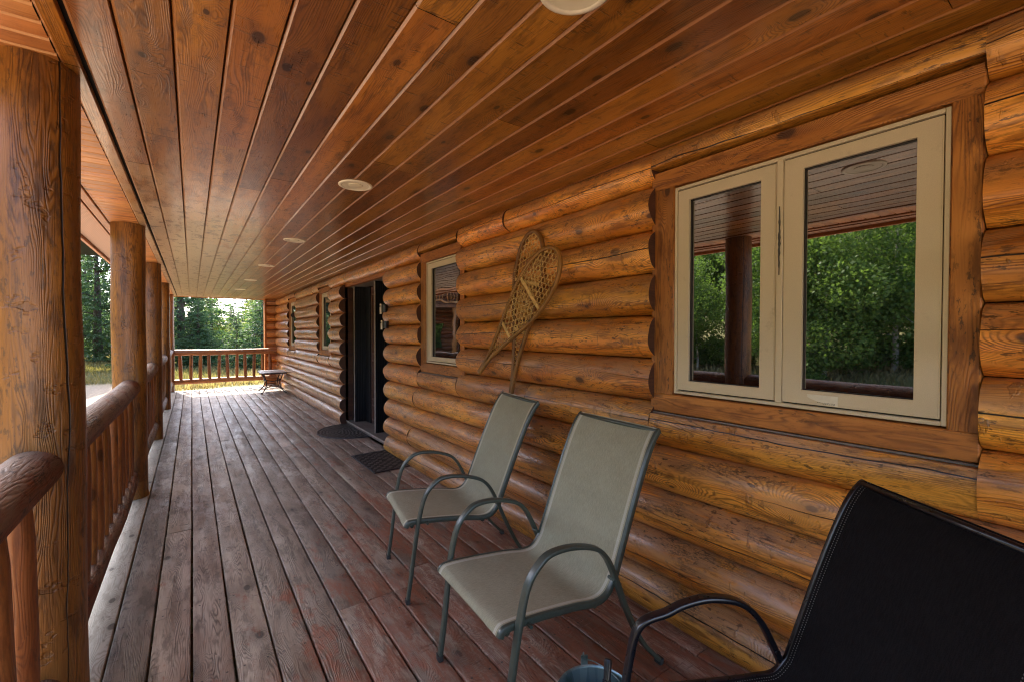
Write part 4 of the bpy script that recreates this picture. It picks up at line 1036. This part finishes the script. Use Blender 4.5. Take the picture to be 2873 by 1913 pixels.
def trunk_mesh(h, r, mat, limbs, seed):
    rs = random.Random(seed); mb = MB(); mb.tube([(0.03 * math.sin(k_), .03 * math.cos(k_ * 1.3), -.3 + (h + .3) * k_ / 10) for k_ in range(11)], [r * (1.15 - .105 * k_) for k_ in range(11)], 10)
    for i in range(limbs):
        z = h * rs.uniform(.15, .9); az = rs.uniform(0, 6.28); L = (h - z) * .3 + .3
        mb.tube([(0, 0, z), (math.cos(az) * L * .5, math.sin(az) * L * .5, z + .1 * L), (math.cos(az) * L, math.sin(az) * L, z - .05 * L)], [r * .22, r * .14, r * .04], 5)
    me = bpy.data.objects; o = mb.build('trunk', mat, smooth=True); m_ = o.data; bpy.data.objects.remove(o); return m_
SP = [(spruce_mesh(1, 8, 2.3, M['needles']), trunk_mesh(7.8, .17, M['bark'], 26, 1)), (spruce_mesh(2, 8, 1.9, M['needles_lit'], .9), trunk_mesh(7.8, .14, M['bark'], 26, 2)),
      (spruce_mesh(3, 8, 2.7, M['needles'], 1.15, .07), trunk_mesh(7.8, .22, M['bark'], 34, 3))]
LF = [(leafy_mesh(4, 5, 1.7, M['leaves']), trunk_mesh(4.6, .07, M['aspen_bark'], 12, 4)), (leafy_mesh(5, 4, 2.0, M['leaves'], 18000), trunk_mesh(3.6, .06, M['aspen_bark'], 12, 5))]
BU = leafy_mesh(6, 1.1, .8, M['leaves'], 5000)
def tree(kind, v, x, y, s, lb, grp=None, cat='tree', sx=1.):
    t = empty(kind, (x, y, terrain_z(x, y) - .02), lb, cat, grp, rz=random.uniform(0, 6.28)); t.scale = (s * sx, s * sx, s)
    c = bpy.data.objects.new('crown', v[0]); C.objects.link(c); c.parent = t
    k_ = bpy.data.objects.new('trunk', v[1]); C.objects.link(k_); k_.parent = t
    return t
# far-end view and left gap, individually placed
tree('spruce_tree', SP[2], -4.3, 34, 1.05, 'big blue-green spruce with thick trunk seen between the two near posts', sx=.95)
tree('spruce_tree', SP[0], -6.6, 47, 1.1, 'spruce behind the big one in the gap between the near posts')
tree('spruce_tree', SP[2], -.45, 28.5, 1.15, 'dark-trunked spruce at the left of the far opening', sx=.8)
tree('spruce_tree', SP[1], 1.2, 40, .72, 'yellow-green pointed spruce left of the patch of bright sky', sx=1.2)
tree('spruce_tree', SP[1], 3.9, 36, .85, 'sunlit spruce just right of the patch of bright sky', sx=1.0)
tree('spruce_tree', SP[2], 4.0, 29, .95, 'tall spruce at the right of the far opening', sx=.8)
tree('spruce_tree', SP[0], 2.75, 46, .5, 'small distant spruce low behind the far railing', sx=1.5)
bg_l = 'distant spruce in the background forest'
for (x, y, s, k_) in ((-2.2, 52, .8, 0), (6.5, 40, 1.0, 2), (.8, 52, .8, 0), (4.8, 50, .9, 2), (-1.6, 46, .9, 1), (-1.6, 60, .9, 1), (1.6, 68, .62, 0), (7.6, 56, 1.0, 1), (9.5, 48, 1.2, 0), (4.6, 70, .8, 0), (-9, 40, 1.3, 1), (-12, 55, 1.4, 0), (-8.5, 62, 1.2, 2), (-4.5, 66, 1.1, 0), (-6, 80, 1.2, 1), (12, 60, 1.3, 2), (1, 85, .8, 0), (-2.5, 90, 1.0, 1), (3.2, 95, .9, 2)):
    tree('spruce_tree', SP[k_], x, y, s, bg_l, 'background spruces')
for (x, y, s_, k_, lb) in ((-1.9, 24.5, .36, 0, 'low young spruce standing left behind the far railing'), (.25, 26.5, .42, 2, 'low dark young spruce behind the middle of the far railing'), (1.75, 25, .33, 0, 'smallest low spruce behind the far railing, right of the middle'),
        (2.75, 24, .50, 2, 'bushy young spruce behind the right end of the far railing'), (3.9, 27, .55, 1, 'yellow-green young spruce at the right edge of the far opening')):
    tree('spruce_tree', SP[k_], x, y, s_, lb, sx=1.15)
rs = random.Random(5); k = 0
# hillside of young trees across the yard (seen in the window panes)
hl = 'leafy young tree on the hillside across the yard, seen mirrored in the window panes'
for i in range(44):
    x = -11.5 - rs.random() ** 1.3 * 13; y = -6 + i * .78 + rs.uniform(-.8, .8)
    if 17 < y < 26 and x > -14: continue
    tree('leafy_tree', LF[i % 2], x, y, rs.uniform(.75, 1.35), hl, 'hillside trees')
for i in range(12): tree('spruce_tree', SP[i % 3], -20 - rs.random() * 10, -4 + i * 3.6, rs.uniform(.9, 1.5), 'spruce high on the hillside across the yard, seen mirrored in the window panes', 'hillside spruces')
def bush(x, y, s, lb, grp):
    o = bpy.data.objects.new('bush', BU); C.objects.link(o); o.location = (x, y, terrain_z(x, y) - .05); o.scale = (s, s, s * .9); o.rotation_euler = (0, 0, rs.uniform(0, 6)); tag(o, lb, 'bush', grp)
for i in range(26): bush(-9.8 - rs.random() * 4.5, -4 + i * .95, rs.uniform(.5, 1.2), 'low green bush at the foot of the hillside, seen mirrored in the window panes', 'hillside bushes')
for i, (x, y, s) in enumerate(((-6.4, 38, .9), (-7.6, 41, 1.1), (-.9, 32, 1.0), (.6, 34, .8), (2.0, 38, .9), (3.0, 33, 1.0), (4.4, 38, .9), (-2.6, 36, .8))):
    bush(x, y, s, 'low green bush at the edge of the meadow under the spruces', 'meadow bushes')
# rocks on the bank
for i in range(16):
    x = -9.2 - rs.random() * 2.2; y = -1 + rs.random() * 9; r_ = rs.uniform(.12, .35); mb = MB(); vs = []; fs = []; n1_, n2_ = 8, 5; ph = rs.uniform(0, 9)
    for a_ in range(n2_ + 1):
        for b_ in range(n1_):
            th, la = 6.283 * b_ / n1_, -1.57 + 3.1416 * a_ / n2_; q = r_ * (1 + .22 * math.sin(th * 3 + ph + la * 2)); vs.append((q * math.cos(la) * math.cos(th) * 1.2, q * math.cos(la) * math.sin(th), q * math.sin(la) * .7))
    fs = [(a_ * n1_ + b_, a_ * n1_ + (b_ + 1) % n1_, (a_ + 1) * n1_ + (b_ + 1) % n1_, (a_ + 1) * n1_ + b_) for a_ in range(n2_) for b_ in range(n1_)]
    mb.add(vs, fs); o = mb.build('rock', M['rock']); o.location = (x, y, terrain_z(x, y) + .04); tag(o, 'grey rock on the bank across the yard, seen mirrored in the big window', 'rock', 'bank rocks')
# meadow grass
rng = np.random.default_rng(9); n = 70000
X_ = rng.uniform(-9, 8, n); Y_ = 15. + rng.random(n) ** 1.4 * 30
m = ~((X_ > -2.) & (Y_ < 15.5)) & (Y_ > 17.0 + .8 * np.sin(X_ * .8) + 4.2 * np.clip((-X_ - .3) / 2., 0, 1)); X_, Y_ = X_[m], Y_[m]
Xh = rng.uniform(-14, -8.8, 16000); Yh = rng.uniform(-6, 24, 16000); X_ = np.concatenate([X_, Xh]); Y_ = np.concatenate([Y_, Yh]); n = len(X_)
Zt = np.array([terrain_z(a_, b_) for a_, b_ in zip(X_, Y_)]); d = rng.normal(size=(n, 3)) * .35; d[:, 2] = 1; d /= np.linalg.norm(d, axis=1)[:, None]
sz = rng.uniform(.12, .34, n); q = quads(np.stack([X_, Y_, Zt - .02], 1), d, .012 + sz * .05, sz, rng)
pn = np.clip(.5 + .35 * np.sin(X_ * .9 + 1.3 * np.sin(Y_ * .5)) + rng.normal(size=n) * .2, 0, 1)
o = bpy.data.objects.new('meadow_grass', fast_mesh('meadow_grass', q, pn, M['blade'])); C.objects.link(o); tag(o, 'yellow-green meadow grass beyond the porch', 'grass', kind='stuff')
# small white box in the meadow
t = empty('utility_box', (1.32, 27, terrain_z(1.3, 27)), 'tiny white utility box in the grass beyond the far railing', 'utility box')
mb = MB(); mb.box(-.11, .11, -.1, .1, 0, .48, ch=.012); mb.build('body', plain('white_paint', (.75, .75, .75), .5), t); mb = MB(); mb.box(-.125, .125, -.12, .12, .481, .51, ch=.008); mb.build('lid', M['pale_metal'], t)

# ------------------------------------------------------------------ the other log house (seen in the snowshoe-side window)
H = empty('log_house', (-9., 22, -.4), 'dark log house with raised balcony across the yard, mirrored in the small window', 'house')
def hp(mb, nm, m, **k): return mb.build(nm, m, H, **k)
mb = MB()
for k in range(27): mb.tube([(-4, 1.2, .1 + k * .21), (4.5, 1.2, .1 + k * .21)], .115, 10, rnd=random.random())
hp(mb, 'wall', wood('dark_log_wood', (.20, .06, .02), (.09, .025, .01), (.26, .09, .03), ring=26, rough=.6, var=.3), smooth=True)
mb = MB(); mb.box(-4, 4.5, 1.3, 8, 0, 5.9); hp(mb, 'house_core', M['joist'])
mb = MB(); mb.box(-4, 4.6, -1.3, 1.1, 3.05, 3.25, 0); hp(mb, 'balcony_floor', M['rail'])
for x in (-3.8, -1.2, 1.5, 4.3): mb = MB(); mb.tube([(x, -1.15, 0), (x, -1.15, 3.05)], .11, 14); hp(mb, 'post', M['soffit'], smooth=True)
mb = MB(); mb.tube([(-4, -1.2, 4.15), (4.6, -1.2, 4.15)], .06, 10); mb.tube([(-4, -1.2, 3.4), (4.6, -1.2, 3.4)], .05, 10)
for i in range(44): mb.tube([(-3.9 + i * .195, -1.2, 3.4), (-3.9 + i * .195, -1.2, 4.12)], .028, 8)
hp(mb, 'balcony_railing', M['soffit'], smooth=True)
for x in (-2.2, 1.6, 3.2): mb = MB(); mb.box(x - .5, x + .5, 1.02, 1.08, .9, 2.3, ch=.005); hp(mb, 'window', M['glass'])
mb = MB(); e = [(-4.6, -1.9, 5.7), (5.2, -1.9, 5.7), (5.2, 3.5, 8.6), (-4.6, 3.5, 8.6), (-4.6, 9, 5.7), (5.2, 9, 5.7)]; e2 = [(p[0], p[1], p[2] + .12) for p in e]
mb.add(e + e2, [(0, 3, 2, 1), (3, 4, 5, 2), (6, 7, 8, 9), (9, 8, 11, 10), (0, 1, 7, 6), (4, 10, 11, 5), (1, 2, 8, 7), (2, 5, 11, 8), (0, 6, 9, 3), (3, 9, 10, 4)]); hp(mb, 'roof', M['metal_roof'])
